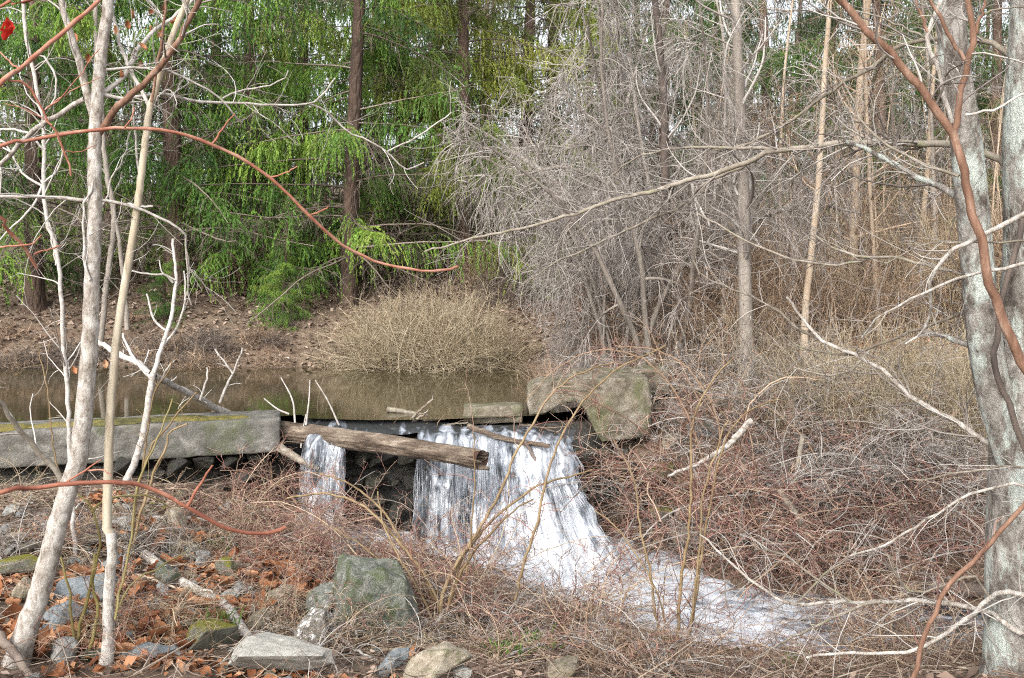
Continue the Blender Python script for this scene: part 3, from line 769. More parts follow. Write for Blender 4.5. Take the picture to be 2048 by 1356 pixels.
def solo_block(name, label, cat, corners, mat, seed, **kw):
    c = np.array(corners, float); base = c[:4].mean(0)
    o = obj(name, block_mesh(name, [tuple(v - base) for v in c], seed, **kw), M[mat]); o.location = base
    return tag(o, label, cat)
def hexa(x0, x1, y0, y1, z0, z1, dz=0, dy=0, lean=0):
    """a box with ends x0,x1; dz lifts the right end, dy pushes it back, lean tips the top towards +Y"""
    return [(x0, y0, z0), (x1, y0 + dy, z0 + dz), (x1, y1 + dy, z0 + dz), (x0, y1, z0), (x0, y0 + lean, z1), (x1, y0 + dy + lean, z1 + dz), (x1, y1 + dy + lean, z1 + dz), (x0, y1 + lean, z1)]
solo_block('concrete_block', 'small flat pale concrete block on the crest above the white water', 'concrete block', hexa(-.56, .12, 11.42, 11.8, -.10, .10, .015, .03), 'old_concrete', 61, rough=.01)
def slab_piece(name, label, cat, outline, d, depth, mat, seed, lean=.12, push=0.0):
    """a broken slab: its face outline read from the photo at distance d, given real thickness and a backward lean"""
    pts = np.array([P(x, y, d) for x, y in outline]); c = pts.mean(0)
    bm_ = bmesh.new()
    zmin = pts[:, 2].min()
    vs = [bm_.verts.new((p[0] - c[0], (p[2] - zmin) * lean + (p[0] - c[0]) * push, p[2] - c[2])) for p in pts]
    f = bm_.faces.new(vs)
    ex = bmesh.ops.extrude_face_region(bm_, geom=[f])
    for v in ex['geom']:
        if isinstance(v, bmesh.types.BMVert): v.co.y += depth
    bmesh.ops.triangulate(bm_, faces=bm_.faces); bmesh.ops.recalc_face_normals(bm_, faces=bm_.faces)
    for _ in range(6):
        es = [e for e in bm_.edges if e.calc_length() > .05]
        if not es or len(bm_.verts) > 9000: break
        bmesh.ops.subdivide_edges(bm_, edges=es, cuts=1); bmesh.ops.triangulate(bm_, faces=bm_.faces)
    bm_.normal_update()
    for v in bm_.verts:
        q_ = v.co; n_ = lambda k, sd_: float(vnoise(np.array([q_.x * k + q_.y * k * .7]), np.array([q_.z * k + q_.y * k * 1.1]), sd_)[0])
        v.co = q_ + v.normal * (.014 * n_(2.5, seed) + .012 * n_(7, seed + 1) + .010 * n_(19, seed + 2))
    me_ = bpy.data.meshes.new(name); bm_.to_mesh(me_); bm_.free()
    for p_ in me_.polygons: p_.use_smooth = True
    o = obj(name, me_, M[mat]); o.location = c
    return tag(o, label, cat)
slab_piece('concrete_abutment', 'broad broken greenish concrete abutment at the right end of the dam', 'abutment',
           [(1055, 775), (1072, 766), (1125, 763), (1180, 762), (1240, 757), (1300, 758), (1308, 810), (1300, 872), (1262, 880), (1204, 886), (1188, 858), (1172, 822), (1150, 802), (1112, 812), (1086, 827), (1057, 829)], 11.6, .65, 'old_concrete', 90, push=.18)
solo_block('concrete_block', 'long low concrete slab lying behind the right abutment', 'concrete block', hexa(.75, 2.0, 12.3, 12.9, .1, .42, .0, .3, .0), 'old_concrete', 70, rough=.02)

# ---------------------------------------------------------------- logs and driftwood
def log_mesh(name, pts, r, k=28, n=70, hollow=.0, rough=.05, seed=3, split=False):
    L = smooth_line(pts, n); R = np.interp(np.linspace(0, 1, n), np.linspace(0, 1, len(r)), r)
    T = unit(np.gradient(L, axis=0)); A = unit(np.cross(T, np.array([0, 0, 1.]))); B = np.cross(A, T)
    a = np.arange(k) / k * 2 * np.pi
    s = np.linspace(0, 1, n)[:, None]
    lenm = np.linalg.norm(np.diff(L, axis=0), axis=1).sum()
    rr = R[:, None] * (1 + rough * vnoise(a[None] * 4 + 0 * s, s * lenm * 1.5 + 0 * a[None], seed) + rough * .8 * vnoise(a[None] * 9 + 0 * s, s * lenm * 2.2 + 0 * a[None], seed + 1) + rough * 1.1 * vnoise(a[None] * 20 + 0 * s, s * lenm * 3 + 0 * a[None], seed + 2))
    if split:                                               # long checks in the weathered wood, a flattened belly, a ragged broken end
        for ph, dep, wid in ((-2.6, .30, .16), (-1.9, .22, .22), (2.7, .16, .08), (2.1, .10, .06), (3.1, .2, .07), (.9, .08, .07)):
            wob = ph + .25 * vnoise(s * lenm * 1.3 + 9 * ph, 0 * s, 77)
            dd_ = np.abs((a[None] - wob + np.pi) % (2 * np.pi) - np.pi)
            rr = rr * (1 - dep * np.exp(-(dd_ / wid) ** 2) * np.clip(.5 + 1.2 * vnoise(s * lenm * 1.1 + ph * 5, 0 * s, 78), 0, 1))
    V_ = L[:, None] + rr[..., None] * (np.cos(a)[None, :, None] * A[:, None] + np.sin(a)[None, :, None] * B[:, None] * .88)
    if split:
        rag = .09 * vnoise(a * 2.2, 0 * a, 79) + .05 * vnoise(a * 7, 0 * a, 80)
        V_[-6:] += (np.linspace(0, 1, 6)[:, None] * rag[None])[..., None] * T[-6:, None]
    q = []
    for i in range(n - 1):
        for j in range(k): q.append((i * k + j, i * k + (j + 1) % k, (i + 1) * k + (j + 1) % k, (i + 1) * k + j))
    v = list(V_.reshape(-1, 3)); t = []
    for end in (0, n - 1):                                   # end grain, sunk where the log is hollow
        c0 = len(v)
        for j in range(k): v.append(L[end] + (V_[end, j] - L[end]) * .72 - T[end] * (1 if end else -1) * .0)
        for j in range(k): q.append((end * k + j, end * k + (j + 1) % k, c0 + (j + 1) % k, c0 + j))
        dpt = hollow if end else .01
        ci = len(v); v.append(L[end] - T[end] * (1 if end else -1) * dpt)
        for j in range(k): t.append((c0 + j, c0 + (j + 1) % k, ci))
    return np.array(v), np.array(q), np.array(t)
lp = [P(425, 838, 11.75), P(560, 862, 11.3), P(660, 874, 11.0), P(800, 893, 10.5), P(962, 920, 9.85)]
v, q, t = log_mesh('log', lp, [.11, .118, .122, .106, .10], hollow=.3, k=56, n=140, rough=.085, split=True)
log = thing('fallen_log', 'thick weathered fallen log lying across the crest of the fall', 'log', tuple(lp[2]))
lm = mesh_from('log', v - lp[2], q, t); obj('trunk', lm, M['log'], parent=log)
hl = smooth_line(lp, 70)[-1]; tdir = unit(smooth_line(lp, 70)[-1] - smooth_line(lp, 70)[-4])
b_ = Build().tubes(np.array([[hl - lp[2] - tdir * .22, hl - lp[2] + tdir * .012]]), np.array([[.05, .098]]), 20)
obj('hollow_end', b_.mesh('hollow_end'), M['log_dark'], parent=log)
for tr in ([(590, 845), (585, 800), (562, 755)], [(578, 828), (555, 818), (528, 797)], [(678, 850), (655, 800), (630, 760)], [(612, 850), (618, 800), (620, 760)], [(602, 895), (606, 860), (612, 828)]):
    pp = smooth_line([P(x, y, 11.12) for x, y in tr], 9) - lp[2]
    obj('branch_stub', Build().tubes(pp[None], np.linspace(.012, .006, 9)[None], 6).mesh('branch_stub'), M['bark_white'], parent=log)

def stick(label, pts, w0, w1, mat, name='fallen_branch', cat='branch', n=26, k=8, twigs=0, tmat='twig_grey', jit=.0035):
    pl = smooth_line(pts, n); o0 = pl[0].copy()
    pl = pl + rng.normal(size=pl.shape) * jit * (np.linspace(0, 1, n) > 0)[:, None]
    R = np.linspace(w0, w1, n)
    if twigs:
        o = thing(name, label, cat, tuple(o0))
        obj('limb', Build().tubes((pl - o0)[None], R[None], k).mesh('limb'), M[mat], parent=o)
        c1, r1 = grow((pl - o0)[None], R[None], twigs, (.15, .5), (30, 70), n=7, wiggle=.12, rs=.5)
        obj('twigs', Build().tubes(c1, np.maximum(r1, .0022), 4).mesh('twigs'), M[tmat], parent=o, kind='stuff')
        return o
    o = obj(name, Build().tubes((pl - o0)[None], R[None], k).mesh(name), M[mat]); o.location = o0
    return tag(o, label, cat)
D = lambda pts, d0, d1=None: [P(x, y, d0 + ((d1 if d1 is not None else d0) - d0) * i / max(1, len(pts) - 1)) for i, (x, y) in enumerate(pts)]
def OnG(pts, lift=.02): return [G(x, y) + np.array([0, 0, lift]) for x, y in pts]

stick('short brown stick lying across the white water under the crest block', D([(935, 852), (990, 872), (1040, 884), (1098, 892)], 10.95, 10.75), .032, .026, 'log', 'driftwood', 'driftwood')
stick('short pale chunk of driftwood floating on the pond by the crest', D([(775, 818), (812, 824), (850, 830)], 11.75, 11.6), .034, .018, 'bark_branch', 'driftwood', 'driftwood', twigs=2, jit=.003)
tg = thing('driftwood', 'tangle of brown driftwood snagged at the water edge left of the crest block', 'driftwood', tuple(P(815, 852, 11.3)))
c0 = P(815, 852, 11.3)
for pts, w in (([(800, 858), (830, 830), (862, 800), (868, 788)], .022), ([(798, 850), (840, 842), (888, 838)], .018), ([(802, 862), (822, 845), (850, 828)], .028), ([(810, 842), (835, 850), (856, 846)], .02)):
    pl = smooth_line(D(pts, 11.35, 11.2), 14) - c0 + rng.normal(size=(14, 3)) * .006
    obj('stick', Build().tubes(pl[None], np.linspace(w, w * .4, 14)[None], 7).mesh('stick'), M['log'], parent=tg)
for k, (x0, y0, x1, y1) in enumerate([(690, 872, 760, 850), (720, 866, 800, 868), (860, 862, 935, 846), (745, 880, 830, 858), (1040, 850, 1130, 872)]):
    stick('thin wet stick caught on the crest of the fall', D([(x0, y0), ((x0 + x1) / 2, (y0 + y1) / 2 - 5), (x1, y1)], 11.2, 11.3), .016, .008, ['log', 'bark_dark', 'bark_branch'][k % 3], 'driftwood', 'driftwood', twigs=4, tmat='twig_brown')["group"] = 'sticks caught on the crest'
stick('greenish slanting board-like branch beside the left water chute', D([(560, 895), (600, 920), (640, 940)], 10.95, 10.7), .05, .03, 'bark_branch')
stick('dark stick standing in the white water of the main fall', D([(1052, 885), (1075, 930), (1095, 985)], 10.75, 10.5), .02, .012, 'bark_dark')
stick('long grey branch lying across the left rubble', OnG([(30, 1122), (125, 1100), (240, 1094), (310, 1082), (415, 1078), (515, 1096), (590, 1115), (665, 1136)], .06), .042, .016, 'bark_branch', twigs=9)
stick('thick mottled branch lying diagonally down the left slope', OnG([(290, 1124), (360, 1180), (450, 1230), (515, 1325)], .06), .035, .028, 'bark_pale', twigs=4)
stick('thin pale branch lying below the hollow under the slab', OnG([(285, 1049), (360, 1050), (435, 1055)], .05), .02, .014, 'bark_white')
stick('dark branch lying across the lower left corner', [P(-10, 1260, 5.2), P(30, 1310, 5.1), P(75, 1370, 5.0)], .024, .02, 'bark_dark')
stick('red-brown rotten log end at the left edge under the slab', OnG([(-60, 1120), (0, 1108), (45, 1098)], .05), .09, .07, 'log', 'log_piece', 'log')
stick('white lichen-crusted dead limb slanting up the right bank', D([(1335, 952), (1400, 925), (1452, 893), (1478, 868), (1502, 842)], 10.4, 10.7), .014, .04, 'bark_pale', 'dead_limb', twigs=3, jit=.004)
stick('upright pale broken limb on the right bank', D([(1606, 868), (1596, 930), (1588, 990), (1580, 1010)], 10.5, 10.3), .028, .022, 'bark_branch', 'dead_limb', jit=.004)
stick('mottled pale limb leaning right on the lower right bank', D([(1558, 980), (1590, 1025), (1618, 1070), (1642, 1105)], 10.0, 9.7), .034, .028, 'bark_branch', 'dead_limb', jit=.004)
stick('grey fallen trunk lying behind the trunk of the large tree at right', OnG([(1800, 1190), (1890, 1195), (1990, 1205)], .1), .07, .09, 'bark_dark', 'log_piece', 'log')
for k, (x0, y0, x1, y1) in enumerate([(150, 1240, 320, 1285), (300, 1180, 420, 1140), (640, 1250, 760, 1345), (430, 1130, 560, 1190), (230, 1150, 400, 1215), (60, 1290, 160, 1260), (330, 1265, 520, 1240), (760, 1320, 980, 1300), (1010, 1330, 1180, 1275),
                                   (560, 1300, 640, 1340), (20, 1080, 150, 1065), (90, 1060, 170, 1010), (400, 1010, 520, 1040), (250, 1110, 350, 1140), (1550, 1090, 1680, 1030), (1700, 900, 1800, 960)]):
    mid = ((x0 + x1) / 2 + rng.normal() * 8, (y0 + y1) / 2 + rng.normal() * 8)
    stick('thin dry stick fallen among the leaves and stones', OnG([(x0, y0), mid, (x1, y1)], .05), .011, .006, ['bark_branch', 'bark_tan', 'bark_white'][k % 3], twigs=3)["group"] = 'dry sticks on the ground'

# ---------------------------------------------------------------- trees traced from the photograph, each at its own distance
class Tree:
    def __init__(self, name, label, cat, base):
        self.root = thing(name, label, cat, tuple(base)); self.base = np.array(base, float); self.lines = []
    def limb(self, pts, w0, w1, d, mat, name='branch', n=None, k=8, jit=.004, twig=True, flare=False):
        """pts in photo px; d scalar or (start,end); widths in px"""
        d0, d1 = (d, d) if np.isscalar(d) else d
        p3 = np.array(D(pts, d0, d1)) if len(np.array(pts).shape) == 2 and len(pts[0]) == 2 else np.array(pts)
        L = np.linalg.norm(np.diff(p3, axis=0), axis=1).sum()
        n = n or int(np.clip(L / .06, 10, 90))
        pl = smooth_line(p3, n)
        pl[1:] += rng.normal(size=(n - 1, 3)) * jit
        pl[1:] += np.stack([vnoise(np.linspace(0, L * 3, n - 1) + rng.random() * 99, np.zeros(n - 1), 60 + i) for i in range(3)], -1) * jit * 3
        dd = np.linspace(d0, d1, n)
        R = np.linspace(w0, w1, n) / 2 / FPX * dd
        if mat == 'cane': R = R * (1 + .16 * np.exp(-(((np.linspace(0, L, n) * 9) % 1 - .5) / .16) ** 2) + .06 * rng.normal(size=n))
        if flare: R = R * (1 + .35 * np.exp(-np.linspace(0, L, n) / .14))
        pl = pl - self.base
        o = obj(name, Build().tubes(pl[None], R[None], k).mesh(name), M[mat], parent=self.root)
        self.lines.append((pl, R, twig))
        return o
    def twigs(self, mat='twig_grey', per_m=7, length=(.12, .55), sub=2, grav=.02, rmin=.0022, curl=.11, name='twigs', angle=(25, 65), n=7):
        bl = Build()
        for pl, R, tw in self.lines:
            if not tw: continue
            L = np.linalg.norm(np.diff(pl, axis=0), axis=1).sum()
            per = max(1, int(L * per_m))
            a, r = grow(pl[None], R[None], per, length, angle, n=n, trange=(.12, 1), grav=grav, wiggle=.10, curl=curl, rs=.38, rend=.4, ltaper=.35, rmin=rmin)
            r = np.minimum(r, .006); r = np.maximum(r, rmin * .6)
            bl.tubes(a, r, 4)
            if sub:
                a2, r2 = grow(a, r, sub, (length[0] * .4, length[1] * .5), (25, 75), n=5, trange=(.2, 1), grav=grav, wiggle=.10, curl=curl, rs=.7, rend=.5)
                bl.tubes(a2, np.maximum(r2, rmin * .55), 3)
        return obj(name, bl.mesh(name), M[mat], parent=self.root, kind='stuff')

# leaning pale tree at the left
tb = G(35, 1330)
A = Tree('leaning_tree', 'leaning pale grey slender tree forking near the left edge, rooted in the rubble', 'tree', tb)
dA = tb[1]
A.limb([(28, 1345), (52, 1262), (78, 1195), (110, 1080), (134, 985), (156, 915), (172, 800), (179, 690), (184, 600), (189, 450), (190, 280), (194, 215), (202, 100), (215, 15), (222, -120), (226, -420)], 43, 14, dA, 'bark_pale', 'trunk', k=14, n=110, jit=.0016, twig=False, flare=True)
A.limb([(188, 232), (180, 190), (160, 132), (145, 85), (132, 40), (124, -5), (110, -160)], 17, 9, dA, 'bark_pale', k=10)
A.limb([(196, 268), (245, 208), (300, 150), (350, 85), (392, 12), (440, -110)], 15, 9, (dA, dA - .3), 'bark_brown', k=10)
A.limb([(122, 958), (65, 884), (30, 846), (-2, 804), (-60, 760)], 12, 8, (dA, dA - .4), 'bark_branch')
A.limb([(170, 198), (85, 253), (40, 290), (0, 330), (-80, 390)], 11, 8, (dA, dA + .5), 'bark_pale')
A.limb([(192, 190), (245, 148), (270, 108), (295, 75), (338, 35), (375, 5), (450, -60)], 10, 6, (dA, dA + .6), 'bark_white')
A.limb([(196, 187), (270, 193), (310, 188), (340, 190), (390, 204), (470, 207), (560, 213), (620, 208), (650, 182), (672, 158)], 8, 3, (dA, dA + .8), 'bark_white')
A.limb([(620, 208), (655, 225), (700, 262), (770, 301), (815, 338), (850, 323)], 4, 3, (dA + .75, dA + 1.1), 'bark_white')
A.limb([(775, 303), (815, 286), (855, 258), (900, 225)], 3.5, 2.5, dA + 1.0, 'bark_white')
A.limb([(445, 197), (480, 182), (540, 172), (570, 155), (577, 143)], 4.5, 2.5, dA + .55, 'bark_white')
A.limb([(205, 140), (262, 138), (330, 142), (380, 165), (430, 195), (470, 235), (482, 247)], 6, 3, (dA, dA + .4), 'bark_white')
A.limb([(180, 402), (120, 395), (60, 390), (-10, 388), (-90, 384)], 8, 6, (dA, dA - .2), 'bark_white')
A.limb([(186, 402), (250, 408), (310, 432), (365, 462), (375, 490), (378, 560), (386, 612)], 7, 2.5, (dA, dA + .3), 'bark_white')
A.limb([(245, 408), (275, 412), (305, 411)], 5, 4, dA + .1, 'bark_white')
A.limb([(180, 560), (168, 505), (165, 440), (172, 400), (190, 360)], 6, 4, dA - .05, 'bark_white')
A.limb([(92, 300), (60, 268), (20, 262), (-10, 262)], 5, 4, dA + .3, 'bark_white')
A.twigs('twig_white', per_m=9, length=(.15, .65), sub=2)
# beech leaves still hanging in the leaning tree
def leaf_mesh(name, seed, L=.09, Wd=.055):
    r = np.random.default_rng(seed)
    n_, m_ = 6, 4
    s, t = np.meshgrid(np.linspace(0, 1, n_), np.linspace(-1, 1, m_), indexing='ij')
    w = np.sin(np.pi * np.clip(s, .04, .97)) ** .75 * (1 + .18 * np.sin(s * 17 + r.random() * 6))
    x = (s - .5) * L; y = t * w * Wd * .5
    z = L * (.22 * t ** 2 * r.uniform(.4, 1.8) + .25 * (s - .5) ** 2 * r.uniform(-1, 2.4)) + L * .05 * r.normal(size=x.shape)
    return mesh_from(name, np.stack([x, y, z], -1).reshape(-1, 3), grid_quads(n_, m_), tint=np.full(x.size, .15 + .7 * r.random()), smooth=True)
LEAVES = [leaf_mesh('leaf', 300 + i) for i in range(8)]
for l in LEAVES: l.materials.append(M['leaf'])
def hang_leaf(parent, base, px, py, d, s=1.0, mat=None):
    me = LEAVES[rng.integers(8)]
    if mat is not None: me = me.copy(); me.materials.clear(); me.materials.append(mat)
    o = obj('leaf', me, parent=parent); o.location = P(px, py, d) - base; o.scale = (s,) * 3
    o.rotation_euler = (rng.uniform(-1, 1), rng.uniform(.7, 1.6), rng.uniform(0, 6)); return o
for px, py in [(148, 742), (211, 728), (228, 60), (262, 28), (285, 95), (300, 60), (320, 70), (265, 110), (178, 118), (150, 75), (330, 20), (240, 150), (282, 130), (350, 45), (305, 25), (255, 52)]:
    hang_leaf(A.root, A.base, px, py, dA + rng.uniform(-.1, .4), .55)

# cream dead-looking stem
tb = G(216, 1340)
B = Tree('cream_sapling', 'smooth cream-coloured slender sapling right of the leaning grey tree', 'tree', tb)
dB = tb[1]
B.limb([(207, 1362), (215, 1270), (224, 1130), (222, 1065)], 24, 20, dB, 'bark_pale', 'trunk', k=12, twig=False, flare=True)
B.limb([(221, 1068), (214, 1058), (215, 970), (218, 850), (228, 730), (238, 640), (262, 500), (283, 350), (297, 230), (308, 190), (335, 100), (375, 0), (430, -150), (500, -420)], 19, 9, dB, 'bark_cream', 'stem', k=12, n=100, jit=.0012, twig=False)
B.limb([(299, 216), (285, 180), (262, 140), (243, 98), (231, 45), (226, -10), (215, -90)], 8, 5, dB, 'bark_white')
B.limb([(303, 205), (318, 110), (330, 40), (338, -30)], 6, 5, dB - .05, 'bark_brown')
B.limb([(296, 230), (330, 180), (352, 205), (352, 215)], 3, 2, dB, 'bark_white')
B.limb([(279, 350), (273, 280), (268, 220), (270, 165), (262, 120)], 5, 3, dB + .2, 'bark_white')
B.limb([(205, 410), (222, 355), (240, 330), (255, 290), (262, 262)], 4, 2.5, dB + .1, 'bark_white')
B.twigs('twig_white', per_m=8, length=(.12, .45), sub=2)

# thin pale sapling at the left edge
tb = G(150, 1120)
S = Tree('pale_sapling', 'thin whitish sapling crossing the upper left corner behind the leaning tree', 'tree', tb)
dS = tb[1]
S.limb([(150, 1125), (140, 900), (125, 650), (112, 510), (95, 440), (87, 380), (87, 300), (85, 230), (75, 170), (62, 120), (50, 60), (42, 0), (30, -160)], 9, 7, dS, 'bark_white', 'trunk', k=8, n=70, twig=True)
S.limb([(62, 120), (85, 110), (100, 130), (115, 160), (108, 200), (92, 220)], 5, 3, dS, 'bark_white')
S.limb([(85, 372), (45, 345), (28, 320), (5, 285), (-20, 270)], 5, 3, dS, 'bark_white')
S.limb([(85, 370), (60, 420), (25, 455), (-5, 490)], 5, 3, dS, 'bark_white')
S.limb([(88, 365), (115, 340), (122, 300), (115, 270)], 4, 2.5, dS, 'bark_white')
S.limb([(95, 440), (105, 480), (112, 510), (115, 530)], 4, 2.5, dS, 'bark_white')
S.twigs('twig_white', per_m=7, length=(.15, .6), sub=2)
tb = G(200, 720, 12, 30)
S2 = Tree('grey_sapling', 'blurred thin grey sapling standing on the far shore behind the leaning tree', 'tree', np.array([-7.4, 17.9, gz(-7.4, 17.9)]))
S2.limb([(198, 720), (205, 640), (215, 560), (228, 440), (212, 330), (205, 250), (195, 130), (190, 0), (186, -150)], 12, 8, 17.9, 'bark_grey', 'trunk', k=8, twig=True)
S2.limb([(254, 660), (250, 600), (238, 480), (228, 420)], 10, 7, 17.9, 'bark_grey')
S2.twigs('twig_grey', per_m=3, length=(.4, 1.2), sub=2, rmin=.004)

# dead white tree fallen from the slab into the pond
tb = P(252, 965, 9.55)
Wt = Tree('dead_tree', 'bleached white dead tree rising from below the slab and leaning over the pond', 'tree', tb)
Wt.limb([(250, 968), (268, 925), (284, 870), (296, 800), (306, 748)], 15, 12, (9.55, 10.0), 'bark_white', 'trunk', twig=False)
Wt.limb([(306, 748), (322, 705), (338, 650), (347, 600), (352, 555), (345, 478)], 10, 5, (10.0, 10.3), 'bark_white', 'trunk')
Wt.limb([(308, 752), (345, 770), (400, 800), (455, 826)], 13, 15, (10.0, 11.5), 'bark_white')
Wt.limb([(310, 755), (275, 728), (235, 708), (195, 684)], 14, 9, (10.0, 10.9), 'bark_white')
Wt.limb([(300, 745), (270, 715), (255, 690), (246, 665)], 7, 4, (10.0, 10.4), 'bark_white')
Wt.limb([(328, 690), (352, 655), (367, 610), (370, 575), (366, 540)], 5, 3, 10.2, 'bark_white')
Wt.limb([(330, 660), (310, 640), (300, 610), (297, 588)], 5, 3, 10.2, 'bark_white')
Wt.limb([(346, 565), (330, 548), (300, 548), (265, 540)], 5, 3, (10.2, 10.0), 'bark_white')
Wt.limb([(350, 560), (322, 545), (318, 520)], 3, 2, 10.2, 'bark_white')
Wt.limb([(400, 800), (412, 760), (414, 735)], 5, 3, 10.9, 'bark_white')
Wt.limb([(440, 806), (455, 770), (470, 740), (485, 697)], 6, 3, 11.3, 'bark_white')
Wt.limb([(466, 748), (445, 720), (430, 700)], 4, 3, 11.3, 'bark_white')
Wt.limb([(318, 765), (335, 735), (348, 720)], 5, 3, 10.1, 'bark_white')
Wt.twigs('twig_white', per_m=4, length=(.1, .4), sub=1)

# olive stemmed shrub between the two left trees
def shrub(name, label, base_px, stems, mat, tmat, d=None, per_m=7, length=(.12, .45), sub=2, k=7):
    tb = G(*base_px) if d is None else P(*base_px, d)
    T = Tree(name, label, 'shrub', tb)
    for s in stems:
        pts, w0, w1 = s[0], s[1], s[2]
        dd = tb[1] if len(s) < 4 else (tb[1], tb[1] + s[3])
        T.limb(pts, w0 * .72, w1 * .75, dd, mat, 'stem', k=k)
    T.twigs(tmat, per_m=per_m, length=length, sub=sub)
    return T
shrub('olive_shrub', 'olive-green stemmed shrub growing between the leaning tree and the cream sapling', (155, 1312),
      [([(150, 1318), (146, 1255), (136, 1190), (125, 1130), (118, 1085)], 9, 5), ([(152, 1320), (165, 1240), (183, 1150), (190, 1105)], 11, 9), ([(175, 1325), (190, 1255), (197, 1210), (190, 1180), (195, 1110), (197, 1075), (188, 1030), (176, 1005), (152, 985)], 12, 5),
       ([(186, 1025), (210, 1000), (245, 990), (300, 990), (335, 1015)], 8, 4, .5), ([(230, 1240), (245, 1170), (265, 1080), (278, 970), (310, 880), (345, 800)], 8, 4, .6), ([(240, 1210), (275, 1160), (330, 1130), (380, 1105)], 5, 3, .5)],
      'olive', 'olive_tan', per_m=3, length=(.1, .35), sub=1)
shrub('tan_shrub', 'tan slender shrub rising in front of the slab end beside the dead white tree', (262, 1120),
      [([(262, 1120), (272, 1020), (300, 900), (330, 860), (365, 815), (392, 785)], 8, 4), ([(265, 1110), (300, 960), (330, 900), (340, 860), (375, 845)], 9, 5), ([(285, 950), (305, 800), (340, 740), (360, 690)], 6, 3), ([(118, 1130), (115, 950), (95, 790), (75, 690)], 6, 3, .3)],
      'olive_tan', 'olive_tan', per_m=4, sub=2)
shrub('fan_shrub', 'many-stemmed yellow-olive shrub fanning out in front of the fall', (880, 1258),
      [([(878, 1262), (885, 1190), (905, 1140), (940, 1085), (985, 1015), (1012, 960), (1035, 895), (1090, 810), (1150, 750), (1230, 722)], 12, 4, .4), ([(884, 1262), (880, 1215), (850, 1150), (790, 1070), (735, 1020), (690, 995), (640, 985), (578, 996)], 11, 5, .6),
       ([(888, 1250), (905, 1170), (935, 1100), (985, 1045), (1050, 990), (1110, 960), (1185, 938)], 11, 4, .5), ([(880, 1250), (872, 1200), (830, 1120), (780, 1045), (735, 995), (690, 965), (640, 950)], 10, 4, .9),
       ([(892, 1240), (915, 1160), (960, 1085), (1030, 1020), (1065, 1000)], 9, 4, -.2), ([(876, 1262), (840, 1190), (800, 1120), (770, 1060), (755, 985)], 8, 4, .3), ([(886, 1260), (915, 1200), (935, 1140), (945, 1060), (950, 960), (945, 860)], 7, 3, .2),
       ([(1030, 1200), (1050, 1130), (1075, 1050), (1095, 960), (1112, 900), (1160, 810), (1240, 735), (1330, 690)], 9, 4, .3), ([(860, 1255), (820, 1200), (790, 1160), (720, 1090), (640, 1040)], 7, 3, .5)],
      'olive_tan', 'twig_red', per_m=6, length=(.15, .6), sub=3)
shrub('rose_stems', 'tall tan rose stems on the near stream side right of the fan-shaped shrub', (1360, 1335),
      [([(1352, 1340), (1358, 1230), (1368, 1120), (1380, 1000), (1383, 900), (1395, 815), (1430, 750), (1470, 715)], 11, 4), ([(1378, 1300), (1395, 1180), (1412, 1060), (1425, 985), (1445, 900), (1490, 830), (1560, 800)], 9, 4, .3), ([(1335, 1320), (1310, 1220), (1292, 1110), (1275, 1010), (1262, 950), (1225, 880)], 9, 3, .2),
       ([(1372, 1325), (1400, 1120), (1405, 1000), (1432, 900), (1455, 840)], 8, 4, -.2), ([(1340, 1330), (1330, 1240), (1300, 1150), (1240, 1060), (1190, 1020)], 6, 3, .3)],
      'olive_tan', 'twig_red', per_m=7, length=(.15, .6), sub=3)
shrub('rose_stems', 'thin red-brown rose canes arching over the concrete abutment from the right bank', (1420, 1000),
      [([(1420, 1000), (1400, 900), (1360, 800), (1290, 720), (1200, 700), (1110, 740), (1050, 800)], 7, 2.5), ([(1430, 1005), (1440, 880), (1410, 780), (1340, 710), (1230, 690)], 7, 3), ([(1400, 995), (1330, 900), (1240, 830), (1150, 790), (1090, 790)], 6, 2.5), ([(1440, 1000), (1480, 900), (1500, 810), (1560, 760), (1640, 760)], 6, 3), ([(1415, 1005), (1370, 960), (1310, 930), (1250, 925), (1190, 945)], 6, 2.5)],
      'twig_brown', 'twig_red', per_m=8, length=(.15, .6), sub=3)

# large tree at the right edge
tb = np.array([2.58, 5.05, gz(2.58, 5.05)])
E = Tree('large_tree', 'large pale grey lichen-blotched tree filling the right edge', 'tree', tb)
dE = 5.05
E.limb([(2064, 1400), (2060, 1300), (2056, 1150), (2058, 1000), (2062, 870), (2068, 740), (2078, 600), (2082, 450), (2078, 300), (2082, 150), (2088, 0), (2095, -300), (2100, -700)], 166, 105, dE, 'bark_birch', 'trunk', k=40, n=150, jit=.0012, twig=False, flare=True)
E.limb([(2032, 930), (1999, 815), (1978, 730), (1963, 620), (1950, 470), (1934, 300), (1914, 150), (1898, 0), (1870, -300), (1850, -650)], 70, 46, dE - .05, 'bark_birch', 'trunk', k=30, n=120, jit=.0012, twig=False)
dG = (5.15, 6.6)
E.limb([(2040, 350), (1990, 312), (1950, 297), (1900, 285), (1800, 285), (1700, 287), (1600, 297), (1540, 300), (1500, 320), (1440, 345), (1380, 358), (1300, 385), (1200, 410), (1100, 440), (1010, 465), (920, 485), (850, 502)], 16, 3.5, dG, 'bark_branch', k=10)
E.limb([(1545, 300), (1440, 298), (1340, 295), (1260, 320), (1225, 350)], 7, 3, (5.95, 6.6), 'bark_branch')
E.limb([(1500, 322), (1413, 361), (1348, 419), (1282, 451), (1176, 501), (1106, 531), (1041, 576)], 7, 3, (6.0, 6.9), 'bark_branch')
E.limb([(1385, 356), (1388, 395), (1415, 455)], 7, 4, 6.2, 'bark_white')
E.limb([(2050, 130), (1980, 85), (1920, 82), (1850, 82), (1790, 100), (1740, 135), (1680, 165), (1620, 215), (1560, 255), (1490, 290), (1430, 302)], 12, 4, (5.1, 6.2), 'bark_branch')
